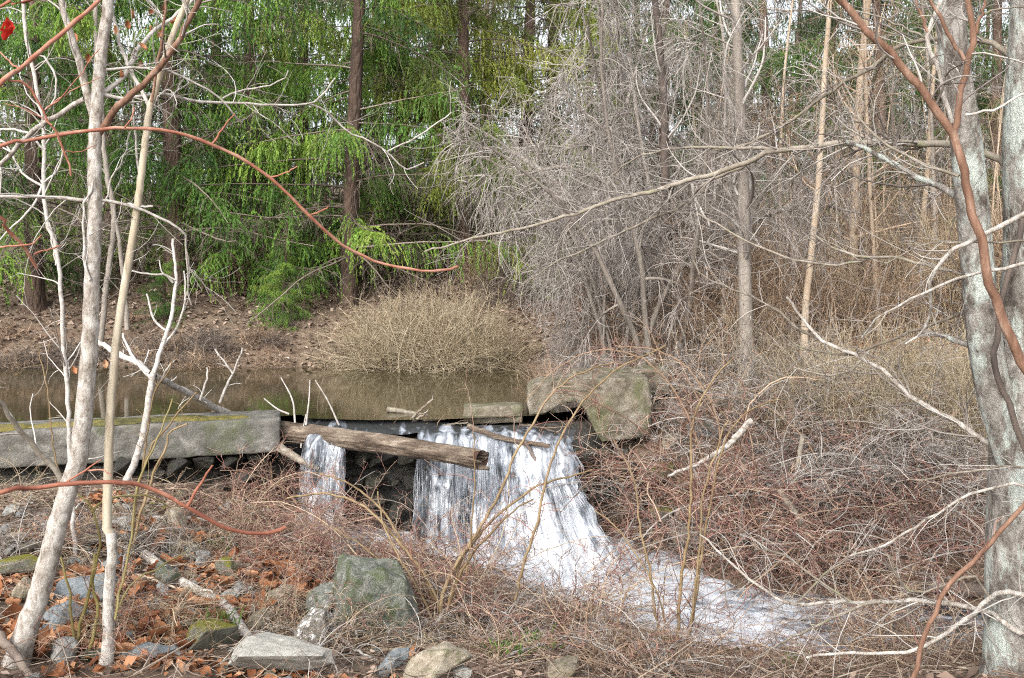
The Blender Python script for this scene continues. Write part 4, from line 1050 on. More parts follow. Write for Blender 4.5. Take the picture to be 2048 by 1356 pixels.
E.limb([(1935, 412), (1905, 390), (1870, 370), (1820, 350), (1760, 315), (1720, 296), (1690, 285)], 16, 7, (5.0, 5.5), 'bark_birch')
E.limb([(1968, 690), (1925, 682), (1880, 668), (1845, 660)], 14, 6, (5.0, 5.3), 'bark_birch')
E.limb([(1955, 570), (1900, 545), (1800, 520), (1710, 510), (1640, 478), (1640, 460)], 7, 4, (5.0, 5.9), 'bark_branch')
E.limb([(1750, 513), (1680, 527), (1600, 520), (1540, 500), (1470, 470), (1400, 430)], 6, 3, (5.5, 6.1), 'bark_branch')
E.limb([(2075, 640), (2040, 648), (1990, 628), (1930, 628), (1830, 660), (1760, 690), (1700, 712), (1640, 705), (1590, 690)], 8, 4, (5.0, 5.9), 'bark_branch')
E.limb([(1740, 700), (1700, 735), (1650, 750), (1590, 740)], 5, 3, 5.8, 'bark_branch')
E.limb([(2080, 945), (2048, 922), (1960, 880), (1880, 830), (1820, 790), (1770, 740), (1720, 715), (1640, 680), (1605, 640), (1575, 592)], 13, 5, (4.9, 6.0), 'bark_pale')
E.limb([(1640, 680), (1590, 655), (1540, 612), (1470, 580), (1410, 555), (1385, 523)], 6, 3, (5.85, 6.5), 'bark_branch')
E.twigs('twig_grey', per_m=13, length=(.15, .75), sub=3, rmin=.0021)

tb = np.array([2.35, 4.3, gz(2.35, 4.3)])
F = Tree('brown_tree', 'slender smooth reddish-brown tree forking in front of the large pale tree', 'tree', tb)
dF = 4.3
F.limb([(2112, 1400), (2125, 1100), (2110, 860), (2030, 690), (1988, 575), (1952, 430), (1926, 325), (1906, 262)], 25, 16, dF, 'bark_brown', 'trunk', k=14, twig=False)
F.limb([(1908, 272), (1880, 237), (1830, 172), (1770, 97), (1715, 37), (1676, -8), (1560, -150)], 17, 13, dF, 'bark_brown', k=12)
F.limb([(1905, 270), (1918, 205), (1932, 135), (1949, 68), (1940, 0), (1935, -160)], 13, 11, dF, 'bark_brown', k=12)
F.limb([(1904, 245), (1882, 170), (1864, 95), (1856, 68), (1878, 20), (1892, -10)], 10, 8, dF + .05, 'bark_pale')
F.limb([(1856, 66), (1840, 30), (1828, -10)], 7, 5, dF + .05, 'bark_brown')
F.limb([(1930, 122), (1905, 80), (1880, 35), (1858, -8)], 9, 6, dF, 'bark_brown')
F.limb([(1950, 70), (1965, 35), (1975, -5)], 8, 5, dF, 'bark_brown')
F.limb([(1955, 42), (1990, 20), (2060, 5)], 4, 3, dF, 'bark_branch')
F.limb([(1856, 80), (1800, 55), (1740, 30), (1700, 25)], 5, 3, dF + .1, 'bark_branch')
F.limb([(1918, 352), (1840, 328), (1780, 292), (1730, 250), (1700, 190), (1672, 150)], 7, 3, (dF, dF + .4), 'bark_branch')
F.limb([(1930, 230), (1990, 215), (2050, 185), (2100, 170)], 5, 4, dF - .05, 'bark_white')
F.limb([(2090, 420), (2048, 427), (1990, 455), (1930, 490), (1890, 520), (1860, 560), (1855, 600), (1858, 630), (1840, 665), (1812, 688)], 12, 4, (4.2, 4.7), 'bark_pale')
F.limb([(2110, 520), (2048, 529), (1950, 546), (1870, 570), (1800, 605), (1750, 645), (1725, 680)], 8, 3.5, (4.2, 4.7), 'bark_pale')
F.limb([(2100, 478), (2048, 481), (1960, 484), (1860, 490), (1775, 530)], 5, 3, (4.2, 4.6), 'bark_branch')
F.twigs('twig_grey', per_m=11, length=(.12, .55), sub=3, rmin=.0018)
VN = Tree('vine', 'dark twisted vine climbing the trunk of the large tree at the right edge', 'vine', P(1992, 760, 4.85))
VN.limb([(2055, 400), (2040, 470), (2020, 530), (2006, 600), (2000, 660), (1994, 730), (2030, 830), (2075, 980), (2110, 1150), (2125, 1400)], 11, 14, 4.78, 'bark_dark', 'stem', k=8, twig=False)

# lower right branches reaching in from a bush beyond the right edge
tb = np.array([2.95, 4.6, gz(2.95, 4.6)])
Hh = Tree('arching_shrub', 'pale arching branches reaching in low from the right edge across the stream', 'shrub', tb)
Hh.limb([(2290, 1420), (2200, 1320), (2048, 1268), (1985, 1230), (1925, 1215), (1850, 1205), (1764, 1202), (1694, 1202), (1589, 1210), (1518, 1168), (1448, 1112), (1403, 1072)], 14, 3.5, (4.6, 6.0), 'bark_pale')
Hh.limb([(1764, 1202), (1669, 1233), (1599, 1268), (1549, 1298), (1480, 1330)], 7, 3, (5.3, 5.9), 'bark_branch')
Hh.limb([(2290, 1400), (2180, 1230), (2048, 1185), (1990, 1192), (1945, 1228), (1890, 1265), (1824, 1300), (1714, 1306), (1614, 1318)], 14, 5, (4.6, 5.4), 'bark_pale')
Hh.limb([(1980, 1196), (1940, 1150), (1900, 1165), (1850, 1180), (1810, 1170), (1780, 1135), (1772, 1110)], 6, 3, 5.0, 'bark_branch')
Hh.limb([(1590, 1210), (1640, 1160), (1690, 1120), (1700, 1080)], 5, 3, 5.7, 'bark_branch')
Hh.limb([(1700, 1202), (1620, 1150), (1560, 1110), (1510, 1100)], 5, 3, (5.4, 5.8), 'bark_branch')
Hh.limb([(2280, 1380), (2150, 1060), (2048, 975), (1940, 990), (1850, 1040), (1760, 1090), (1700, 1107)], 9, 4, (4.6, 5.2), 'bark_pale')
Hh.limb([(2270, 1390), (2140, 1000), (2048, 935), (1940, 945), (1870, 955), (1815, 958)], 7, 3, (4.6, 5.0), 'bark_branch')
Hh.twigs('twig_grey', per_m=13, length=(.12, .6), sub=3, rmin=.0020)
tb = np.array([1.75, 4.35, gz(1.75, 4.35)])
Q = Tree('bramble_cane', 'reddish cane slanting across the foot of the large tree at right', 'cane', tb)
Q.limb([(1815, 1420), (1838, 1320), (1858, 1250), (1885, 1185), (1945, 1118), (1985, 1085), (2052, 1010), (2120, 930)], 10, 9, 4.35, 'bark_brown', 'stem')
Q.twigs('twig_red', per_m=5, length=(.1, .35), sub=1)

# bramble canes close to the camera
def cane(label, pts, w0, w1, d, root, side=(), leaves=()):
    r0 = np.array([root[0], root[1], gz(*root)])
    T = Tree('bramble_cane', label, 'cane', r0)
    d0, d1 = d
    q0, q1 = P(*pts[0], d0), P(*pts[1], d0)
    m2 = q0 + unit(q0 - q1) * .38 + np.array([-.05, 0, -.12])
    r0 = np.array([m2[0] - .55, d0 - .1, gz(m2[0] - .55, d0 - .1)])
    T.root.location = r0; T.base = r0
    p3 = [r0, (r0 + m2) / 2 + np.array([-.15, 0, .1]), m2] + D(pts, d0, d1)
    T.limb(p3, w0, w1, d, 'cane', 'stem', n=110, k=10, jit=.001, twig=False)
    for sp_, w, dd in side: T.limb(sp_, w, w * .5, dd, 'cane', 'thorny_shoot', k=6, jit=.001, twig=False)
    for lx, ly, dd, s in leaves: hang_leaf(T.root, T.base, lx, ly, dd, s, M['leaf_red'])
    return T
cane('long orange-red bramble cane arching over the upper left half', [(-20, 300), (60, 281), (190, 259), (300, 256), (370, 268), (430, 290), (500, 325), (560, 372), (620, 430), (660, 470), (700, 500), (760, 526), (840, 541), (885, 540), (915, 532)], 9.5, 5, (2.3, 2.9), (-1.6, 2.2),
     [([(425, 287), (445, 255), (468, 226)], 5, 2.5), ([(540, 355), (570, 345), (597, 332)], 4, 2.65), ([(620, 430), (638, 424), (656, 414)], 5, 2.7), ([(250, 255), (262, 240), (270, 215)], 4, 2.4)])
cane('thick orange bramble cane arching low across the left rubble', [(-20, 990), (60, 976), (150, 968), (240, 969), (290, 976), (360, 1008), (430, 1046), (480, 1063), (530, 1066), (570, 1056)], 12, 7, (2.2, 2.6), (-1.5, 2.0),
     [([(375, 1012), (395, 980), (425, 930)], 8, 2.4), ([(130, 968), (150, 955), (175, 940), (205, 920)], 5, 2.3), ([(175, 940), (200, 938), (222, 948)], 4, 2.3)])
cane('blurred orange-brown cane rising through the upper left corner', [(-20, 190), (40, 140), (95, 92), (150, 45), (200, 2), (260, -60)], 11, 8, (1.9, 2.1), (-1.3, 1.8), [([(42, 140), (20, 125), (0, 102)], 5, 1.95)], [(17, 68, 1.95, .36), (11, 50, 1.97, .36), (20, 56, 1.96, .3)])
cane('red-brown cane hooking down through the upper left corner', [(-20, 180), (20, 163), (50, 165), (75, 200), (95, 240), (118, 275), (135, 320), (142, 350)], 8, 4, (2.1, 2.2), (-1.4, 2.1), [([(90, 220), (130, 190), (200, 95)], 3, 2.15), ([(95, 215), (150, 180), (205, 155)], 3, 2.15), ([(105, 250), (60, 225), (10, 205)], 3, 2.15), ([(132, 302), (160, 305), (190, 290)], 3, 2.2)])
cane('bright crimson cane tip in front of the spruce stump at left', [(-20, 418), (10, 450), (35, 478), (58, 505), (72, 535)], 10, 6, (2.0, 2.1), (-1.35, 1.9), [([(-20, 497), (25, 492), (65, 488), (82, 470)], 5, 2.05), ([(70, 508), (95, 502), (120, 494)], 5, 2.1)])
cane('dull red cane cutting off the top left corner', [(-20, 22), (20, 8), (70, -5), (120, -15)], 8, 6, (2.0, 2.0), (-1.3, 1.75))

# ---------------------------------------------------------------- prototypes for the repeated vegetation
def bramble(seed, ncane=15, L=(1.1, 2.1), grav=-.12, per=9, sub=3, r=.009, name='briar_bush'):
    global rng
    keep_, rng = rng, np.random.default_rng(seed)
    az = rng.uniform(0, 2 * np.pi, ncane); el = rng.uniform(.5, 1.35, ncane)
    d = np.stack([np.cos(az) * np.cos(el), np.sin(az) * np.cos(el), np.sin(el)], -1)
    base = np.stack([rng.normal(size=ncane) * .12, rng.normal(size=ncane) * .12, np.full(ncane, -.05)], -1)
    a, ra = seeds(base, d, rng.uniform(*L, ncane), rng.uniform(r * .7, r * 1.3, ncane), n=13, grav=grav, wiggle=.07, curl=.05)
    b1, rb = grow(a, ra, per, (.2, .7), (25, 75), n=8, trange=(.2, 1), grav=-.04, wiggle=.12, curl=.14, rs=.62, rmin=.0050)
    c1, rc = grow(b1, rb, sub, (.08, .32), (30, 75), n=6, trange=(.2, 1), grav=-.01, wiggle=.12, curl=.16, rs=.75, rmin=.0037)
    canes, tw = Build().tubes(a, ra, 5).mesh('canes'), Build().tubes(b1, rb, 3).tubes(c1, rc, 3).mesh('twigs')
    rng = keep_
    return canes, tw
BR = [bramble(500 + i, ncane=13 + i) for i in range(5)]

class Proto:
    """meshes shared by all copies of one kind; place() makes the first and every further copy the same way"""
    def __init__(self, name, cat, parts):
        self.name, self.cat, self.parts = name, cat, parts     # parts: (name, mesh, material, kind)
    def place(self, loc, label, group=None, rz=0.0, scale=1.0, tilt=(0, 0), mats=None):
        o = thing(self.name, label, self.cat, tuple(loc), group)
        o.rotation_euler = (tilt[0], tilt[1], rz); o.scale = (scale,) * 3 if np.isscalar(scale) else scale
        for i, (nm, me, mt, kd) in enumerate(self.parts):
            mt = mats[i] if mats else mt
            if not me.materials: me.materials.append(mt)
            p_ = obj(nm, me, None, o, kind=kd)
            p_.material_slots[0].link = 'OBJECT'; p_.material_slots[0].material = mt
        return o
BRIAR = [Proto('briar_bush', 'briar', [('canes', c, M['twig_brown'], 'stuff'), ('twigs', t, M['twig_red'], 'stuff')]) for c, t in BR]

def spread(proto_list, regions, labels, group, scale=(.7, 1.2), mats=None, sink=.0, tilt=.15, dmin=3.0, zs=1.0):
    for (x0, x1, y0, y1, n), label in zip(regions, labels):
        for _ in range(n):
            p = G(rng.uniform(x0, x1), rng.uniform(y0, y1), dmin)
            s = rng.uniform(*scale)
            proto_list[rng.integers(len(proto_list))].place(p - np.array([0, 0, sink]), label, group, rng.uniform(0, 6.28), (s, s, s * zs), tuple(rng.normal(size=2) * tilt), mats if mats is None or not isinstance(mats[0], list) else mats[rng.integers(len(mats))])

RED = [M['twig_brown'], M['twig_red']]; BRN = [M['twig_brown'], M['twig_brown']]; GRY = [M['twig_grey'], M['twig_grey']]; TAN = [M['twig_tan'], M['twig_tan']]
spread(BRIAR, [(1260, 1420, 960, 1090, 6), (1420, 1700, 930, 1150, 14), (1620, 1960, 1020, 1215, 11), (1480, 1720, 830, 950, 5)], ['red-stemmed briar at the right foot of the fall below the abutment', 'red-stemmed briar among the dead limbs low on the right bank', 'red-stemmed briar low on the bank beside the large tree at right', 'red-stemmed briar high on the bank above the dead limbs'], 'red briars on the right bank', (.75, 1.25), [[M['twig_grey'], M['twig_red']], [M['twig_grey'], M['twig_red']], [M['twig_grey'], M['twig_grey']], RED], zs=.72)
spread(BRIAR, [(1620, 1960, 800, 1010, 13), (1500, 1900, 760, 850, 9)], ['dry grey-tan briar halfway up the bank left of the large tree', 'dry grey-tan briar along the very top of the right bank'], 'dry brush on the upper right bank', (.65, 1.1), [M['twig_grey'], M['twig_grey']], zs=.65)
spread(BRIAR, [(520, 760, 1095, 1165, 6), (760, 1000, 1100, 1230, 12), (430, 620, 1000, 1090, 7)], ['tangled red-brown briar in front of the left water chute', 'tangled red-brown briar between the log and the largest boulder', 'tangled red-brown briar before the dark hollow under the slab end'], 'briars below the left half of the fall', (.4, .8), [[M['twig_tan'], M['twig_red']], RED, RED, [M['twig_grey'], M['twig_red']]], zs=.85)
spread(BRIAR, [(960, 1250, 1240, 1350, 12), (1250, 1700, 1335, 1356, 7), (1700, 1950, 1280, 1356, 9)], ['brown briar between the fan-shaped shrub and the pool at the bottom', 'brown briar along the bottom edge around the tall rose stems', 'brown briar at the bottom edge left of the large tree foot'], 'briars along the bottom edge', (.34, .66), [RED, RED, BRN, GRY, [M['twig_tan'], M['twig_brown']]], zs=.7)
spread(BRIAR, [(230, 520, 1060, 1330, 13), (0, 130, 1010, 1130, 5), (540, 880, 1200, 1345, 12)], ['sparse low bramble around the thick mottled fallen branch', 'sparse low bramble on the pale rubble at the left edge', 'sparse low bramble at the foot of the largest boulder'], 'low brambles among the near stones', (.28, .5), [[M['twig_brown'], M['twig_tan']], RED, [M['twig_brown'], M['twig_red']], GRY], zs=.8)
spread(BRIAR, [(1300, 1520, 780, 880, 7)], ['brown-grey briar on the bank top around the foot of the grey trunk'], 'briars round the grey trunk', (.5, .85), [M['twig_brown'], M['twig_grey']])

# tan domed bushes on the far shore, brush along it
def dome(seed, n=230, L=(.7, 1.35), r=.006):
    global rng
    keep_, rng = rng, np.random.default_rng(seed)
    az = rng.uniform(0, 2 * np.pi, n); el = np.arcsin(rng.uniform(.12, 1, n))
    d = np.stack([np.cos(az) * np.cos(el), np.sin(az) * np.cos(el), np.sin(el)], -1)
    base = np.stack([rng.normal(size=n) * .22, rng.normal(size=n) * .22, np.zeros(n)], -1)
    a, ra = seeds(base, d, rng.uniform(*L, n), np.full(n, r), n=8, grav=-.03, wiggle=.1, curl=.1)
    b1, rb = grow(a, ra, 6, (.15, .5), (20, 60), n=6, trange=(.3, 1), grav=-.02, wiggle=.14, curl=.16, rs=.8)
    me = Build().tubes(a, ra, 3).tubes(b1, rb, 3).mesh('twigs')
    rng = keep_
    return me
DOME = [Proto('shore_bush', 'bush', [('twigs', dome(600 + i), M['twig_tan'], 'stuff')]) for i in range(2)]
DOME_PX = [(745, 722, 17.3, .95), (810, 724, 17.2, 1.15), (870, 722, 17.4, 1.1), (930, 726, 17.2, 1.0), (840, 700, 18.0, 1.15), (985, 724, 17.3, .9), (780, 700, 18.0, 1.0), (915, 700, 18.1, 1.0)]
for px, py, d, s in DOME_PX:
    x = (px - CX) / FPX * d
    DOME[rng.integers(2)].place((x, d, gz(x, d) - .02), 'pale tan domed bush of fine twigs on the far shore of the pond', 'tan bushes on the far shore', rng.uniform(0, 6), (s * 1.1, s, s), (0, 0))
LOWB = [Proto('shore_bush', 'bush', [('twigs', dome(640 + i, n=55, L=(.6, 1.3), r=.013), M['twig_red'], 'stuff')]) for i in range(2)]
for k in range(40):
    x = rng.uniform(-10.5, -2.6); y = rng.uniform(17.2, 18.2); s = rng.uniform(.28, .55)
    LOWB[rng.integers(2)].place((x, y, gz(x, y) - .02), 'low reddish-brown brush along the left part of the far shore', 'low brush on the far shore', rng.uniform(0, 6), (s * 1.3, s, s * .8), (0, 0), [M['twig_dead'] if k % 3 else M['twig_brown']])
for k in range(12):
    x = rng.uniform(.6, 2.6); y = rng.uniform(14.2, 17.5); s = rng.uniform(.4, .75)
    DOME[rng.integers(2)].place((x, y, gz(x, y) - .02), 'grey-brown brush at the right end of the pond below the weeping shrub', 'brush at the right end of the pond', rng.uniform(0, 6), s, (0, 0), [M['twig_grey'] if k % 2 else M['twig_brown']])

# grey weeping shrubs, the mass right of the middle
def weeper(seed, H=5.0, nst=5, nb=11, nt_=14, ns_=4, spreadr=.72):
    global rng
    keep_, rng = rng, np.random.default_rng(seed)
    az = rng.uniform(0, 2 * np.pi, nst)
    d = np.stack([np.cos(az) * .32, np.sin(az) * .32, np.ones(nst)], -1)
    base = np.stack([rng.normal(size=nst) * .18, rng.normal(size=nst) * .18, np.full(nst, -.1)], -1)
    a, ra = seeds(base, d, rng.uniform(.75, 1.05, nst) * H, rng.uniform(.035, .06, nst), n=22, grav=.0, wiggle=.07, curl=.03, rend=.25)
    b1, rb = grow(a, ra, nb, (.9 * spreadr, 2.2 * spreadr), (35, 85), n=12, trange=(.22, 1), grav=-.07, wiggle=.09, curl=.06, rs=.45, rmin=.009)
    c1, rc = grow(b1, rb, nt_, (.35, 1.25), (25, 80), n=7, trange=(.15, 1), grav=-.16, wiggle=.09, curl=.11, rs=.5, rmin=.0048)
    d1, rd = grow(c1, rc, ns_, (.15, .6), (25, 70), n=5, trange=(.15, 1), grav=-.13, wiggle=.11, curl=.12, rs=.8, rmin=.0037)
    st = Build().tubes(a, ra, 8).mesh('stems'); bo = Build().tubes(b1, rb, 5).mesh('boughs'); tw = Build().tubes(c1, rc, 3).tubes(d1, rd, 3).mesh('twigs')
    rng = keep_
    return st, bo, tw
WE = []
for i in range(2):
    st, bo, tw = weeper(700 + i)
    WE.append(Proto('weeping_shrub', 'shrub', [('stems', st, M['bark_grey'], None), ('boughs', bo, M['bark_grey'], 'stuff'), ('twigs', tw, M['twig_weep'], 'stuff')]))
WEEP = [(1300, 13.9, 1.15, 'tall grey weeping shrub with dark stems close behind the right abutment'), (1225, 16.0, 1.1, 'grey weeping shrub overhanging the right end of the pond'),
        (1400, 15.6, 1.25, 'grey weeping shrub just left of the straight grey trunk'), (1290, 18.2, 1.6, 'tall grey-brown weeping shrub at the back of the grey mass')]
for k, (px, d, s, lb) in enumerate(WEEP):
    x = (px - CX) / FPX * d
    WE[k % 2].place((x, d, gz(x, d)), lb, 'grey weeping shrubs right of the pond', [.4, 2.1, 4.0, 3.6][k], (s * .78, s * .78, s * 1.08))

# slim bare trees
def bare_tree(seed, H=9.0, r=.06, nb=24, lean=.05, L=(.6, 1.9), up=.07):
    global rng
    keep_, rng = rng, np.random.default_rng(seed)
    a, ra = seeds([[0, 0, -.1]], [[rng.normal() * lean, rng.normal() * lean, 1]], np.array([H]), np.array([r]), n=40, wiggle=.018, curl=.004, rend=.3)
    ra[0] *= 1 + .5 * np.exp(-np.linspace(0, H, 40) / .25)
    b1, rb = grow(a, ra, nb, L, (35, 75), n=11, trange=(.14, .98), grav=up, wiggle=.09, curl=.06, rs=.32, rmin=.0065, ltaper=.5)
    c1, rc = grow(b1, rb, 7, (.3, 1.1), (25, 70), n=8, trange=(.2, 1), grav=.01, wiggle=.11, curl=.08, rs=.5, rmin=.0042)
    d1, rd = grow(c1, rc, 3, (.15, .5), (25, 70), n=6, trange=(.2, 1), grav=0, wiggle=.12, curl=.1, rs=.7, rmin=.0033)
    tr, tw = Build().tubes(a, ra, 10).mesh('trunk'), Build().tubes(b1, rb, 5).tubes(c1, rc, 3).tubes(d1, rd, 3).mesh('crown')
    rng = keep_
    return tr, tw
BT = []
for i, (h, r, nb) in enumerate([(10, .085, 26), (8, .045, 20), (7, .032, 18), (11, .11, 30)]):
    tr, tw = bare_tree(800 + i, h, r, nb)
    BT.append(Proto('bare_tree', 'tree', [('trunk', tr, M['bark_grey'], None), ('crown', tw, M['twig_grey'], 'stuff')]))
def bare(px, d, proto, label, s=1.0, mats=None, rz=None, group=None, ws=None, tilt=(0, 0)):
    x = (px - CX) / FPX * d
    return BT[proto].place((x, d, gz(x, d)), label, group, rng.uniform(0, 6) if rz is None else rz, (ws or s, ws or s, s), tilt, mats)
bare(1500, 13.1, 0, 'straight grey furrowed trunk standing on the bank top right of the weeping shrubs', 1.0, [M['bark_grey'], M['twig_grey']], ws=1.15)
bare(1608, 13.6, 1, 'thin straight tan-barked sapling right of the straight grey trunk', 1.15, [M['bark_tan'], M['twig_brown']])
bare(1700, 16.5, 0, 'pinkish-brown trunk right of the thin tan sapling', 1.0, [M['bark_tan'], M['twig_brown']])
bare(1828, 17.5, 1, 'pale tan sapling in the brown thicket left of the large tree', 1.2, [M['bark_tan'], M['twig_grey']])
bare(1880, 16.0, 2, 'thin grey sapling just left of the leaning stem of the large tree', 1.2)
bare(1335, 15.2, 0, 'dark bare trunk inside the grey weeping mass', .95, [M['bark_dark'], M['twig_grey']])
bare(1430, 17.5, 2, 'slim bare sapling between the weeping mass and the grey trunk', 1.2)
bare(1560, 18.5, 2, 'slim bare sapling between the grey trunk and the tan sapling', 1.2, [M['bark_tan'], M['twig_brown']])
bare(1760, 14.8, 2, 'slim brown sapling in the middle of the brown thicket', 1.1, [M['bark_tan'], M['twig_brown']])
bare(1950, 19.0, 3, 'thick grey bare trunk behind the fork of the large tree', 1.0, [M['bark_dark'], M['twig_grey']])
THK = [M['bark_tan'], M['twig_brown']]
for k in range(30):
    x_px = rng.uniform(1340, 2080); d = rng.uniform(15, 27)
    bare(x_px, d, [1, 2, 2][k % 3], 'slim bare sapling of the brown thicket on the right', rng.uniform(.5, 1.0), THK if k % 3 else [M['bark_grey'], M['twig_grey']], group='saplings of the right thicket')
# upright brown brush that fills the thicket below
def reeds(seed, n=90, H=(.8, 2.3)):
    global rng
    keep_, rng = rng, np.random.default_rng(seed)
    base = np.stack([rng.uniform(-.8, .8, n), rng.uniform(-.5, .5, n), np.zeros(n)], -1)
    a, ra = seeds(base, np.stack([rng.normal(size=n) * .2, rng.normal(size=n) * .2, np.ones(n)], -1), rng.uniform(*H, n), rng.uniform(.004, .009, n), n=9, wiggle=.07, curl=.04)
    b1, rb = grow(a, ra, 8, (.2, .8), (25, 75), n=7, trange=(.2, 1), grav=-.02, wiggle=.13, curl=.12, rs=.6, rmin=.004)
    me = Build().tubes(a, ra, 4).tubes(b1, rb, 3).mesh('stems')
    rng = keep_
    return me
RE = [Proto('thicket_bush', 'bush', [('stems', reeds(900 + i), M['twig_brown'], 'stuff')]) for i in range(3)]
for k in range(64):
    d = rng.uniform(13.2, 22); px = rng.uniform(1340, 2100)
    x = (px - CX) / FPX * d
    RE[k % 3].place((x, d, gz(x, d) - .03), 'upright brown leafless brush of the thicket behind the right bank', 'brown brush behind the right bank', rng.uniform(0, 6), rng.uniform(.75, 1.2), (0, 0), [M['twig_brown'] if k % 4 else M['twig_tan']])
for k in range(26):
    p = G(rng.uniform(1480, 1960), rng.uniform(755, 900))
    RE[k % 3].place(p - np.array([0, 0, .03]), 'dry straw-tan brush standing on the face of the right bank', 'straw-tan brush on the right bank', rng.uniform(0, 6), rng.uniform(.32, .55), (0, 0), [M['twig_tan'] if k % 3 else M['drygrass']])
for k in range(18):
    d = rng.uniform(19, 27); px = rng.uniform(380, 1300)
    x = (px - CX) / FPX * d
    RE[k % 3].place((x, d, gz(x, d) - .03), 'thin brown brush under the spruces on the far hillside', 'brush under the spruces', rng.uniform(0, 6), rng.uniform(.45, .9), (0, 0), [M['twig_dead'] if k % 2 else M['twig_brown']])

# ---------------------------------------------------------------- spruces
def spruce(seed, H=17.0, nb=96, live=.72, low=1.4, r=.19, Lmax=3.3, dens=1.0):
    global rng
    keep_, rng = rng, np.random.default_rng(seed)
    a, ra = seeds([[0, 0, -.2]], [[rng.normal() * .012, rng.normal() * .012, 1]], np.array([H]), np.array([r]), n=40, wiggle=.006, curl=.001, rend=.08)
    ra[0] *= 1 + .55 * np.exp(-np.linspace(0, H, 40) / .3)
    hz = low + (H * .97 - low) * (np.arange(nb) / nb) ** 1.45
    az = rng.uniform(0, 2 * np.pi, nb)
    L = Lmax * (1 - (hz / H) ** 1.3) * rng.uniform(.6, 1.1, nb) + .3
    base = np.stack([np.interp(hz, a[0, :, 2], a[0, :, 0]), np.interp(hz, a[0, :, 2], a[0, :, 1]), hz], -1)
    el = rng.uniform(-.15, .25, nb)
    d = np.stack([np.cos(az), np.sin(az), el], -1)
    b1, rb = seeds(base, d, L, (.007 + .005 * L), n=14, grav=-.05, wiggle=.05, curl=.02, rend=.3)
    b1[:, :, 2] += (np.linspace(0, 1, 14) ** 3 * .35)[None] * L[:, None] * .35      # tips turn up
    alive = rng.random(nb) < np.interp(hz, [low, low + 2.5, H], [live * .75, live, 1])
    fine = hz < 9.5
    wood = Build().tubes(b1, rb, 4)
    green = Build()
    for sel, nt_, nleaf in ((alive & fine, int(56 * dens), 44), (alive & ~fine, int(12 * dens), 6)):
        if not sel.any(): continue
        c1, rc = grow(b1[sel], rb[sel], nt_, (.3, 1.25), (55, 90), n=6, trange=(.12, 1.0), grav=-.5, wiggle=.06, curl=.03, rs=.3, rmin=.003, flat=(1, 1, .25), ltaper=.25)
        wood.tubes(c1[::3], np.minimum(rc[::3], .006), 3)
        n_ = len(c1)
        # needle sprays: slim two-triangle blades hanging off each branchlet
        idx = np.repeat(np.arange(n_), nleaf); t = rng.uniform(.05, 1.0, len(idx)) * 4.999
        i0 = t.astype(int); f = (t - i0)[:, None]
        pos = c1[idx, i0] * (1 - f) + c1[idx, i0 + 1] * f
        tan = unit(c1[idx, i0 + 1] - c1[idx, i0])
        dr = unit(tan * .8 + rng.normal(size=tan.shape) * .34 + np.array([0, 0, -.5]))
        ln = rng.uniform(.035, .09, len(idx))[:, None]; wd = rng.uniform(.0060, .0120, len(idx))[:, None] * (1 if nleaf > 8 else 2)
        sd_ = unit(np.cross(dr, rng.normal(size=dr.shape)))
        p0, p1, p2, p3 = pos, pos + dr * ln * .45 + sd_ * wd, pos + dr * ln, pos + dr * ln * .45 - sd_ * wd
        V_ = np.stack([p0, p1, p2, p3], 1).reshape(-1, 3)
        q = np.arange(len(idx) * 4).reshape(-1, 4)
        bt = np.repeat(rng.normal(size=sel.sum()) * .18, nt_)[idx] + np.repeat(rng.normal(size=n_) * .10, nleaf)
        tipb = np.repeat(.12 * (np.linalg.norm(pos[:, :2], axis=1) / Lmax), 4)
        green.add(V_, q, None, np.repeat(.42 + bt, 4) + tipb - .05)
    dead = ~alive
    if dead.any():
        c1, rc = grow(b1[dead], rb[dead], 40, (.3, 1.25), (50, 90), n=6, trange=(.1, 1), grav=-.20, wiggle=.10, curl=.08, rs=.4, rmin=.0042, flat=(1, 1, .3))
        d1, rd = grow(c1, rc, 2, (.12, .45), (25, 70), n=5, trange=(.2, 1), grav=-.15, wiggle=.12, curl=.12, rs=.8, rmin=.0036)
        wood.tubes(c1, rc, 3).tubes(d1, rd, 3)
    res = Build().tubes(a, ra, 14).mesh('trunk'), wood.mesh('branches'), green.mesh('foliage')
    rng = keep_
    return res
SPR = []
for i, (lv, low, dn) in enumerate([(.66, .9, 1.1), (.80, .6, 1.15), (.62, 1.0, 1.1)]):
    tr, wd, gr = spruce(1000 + i, live=lv, low=low, dens=dn)
    SPR.append(Proto('spruce', 'tree', [('trunk', tr, M['bark_spruce'], None), ('branches', wd, M['twig_dead'], 'stuff'), ('foliage', gr, M['needle'], 'stuff')]))
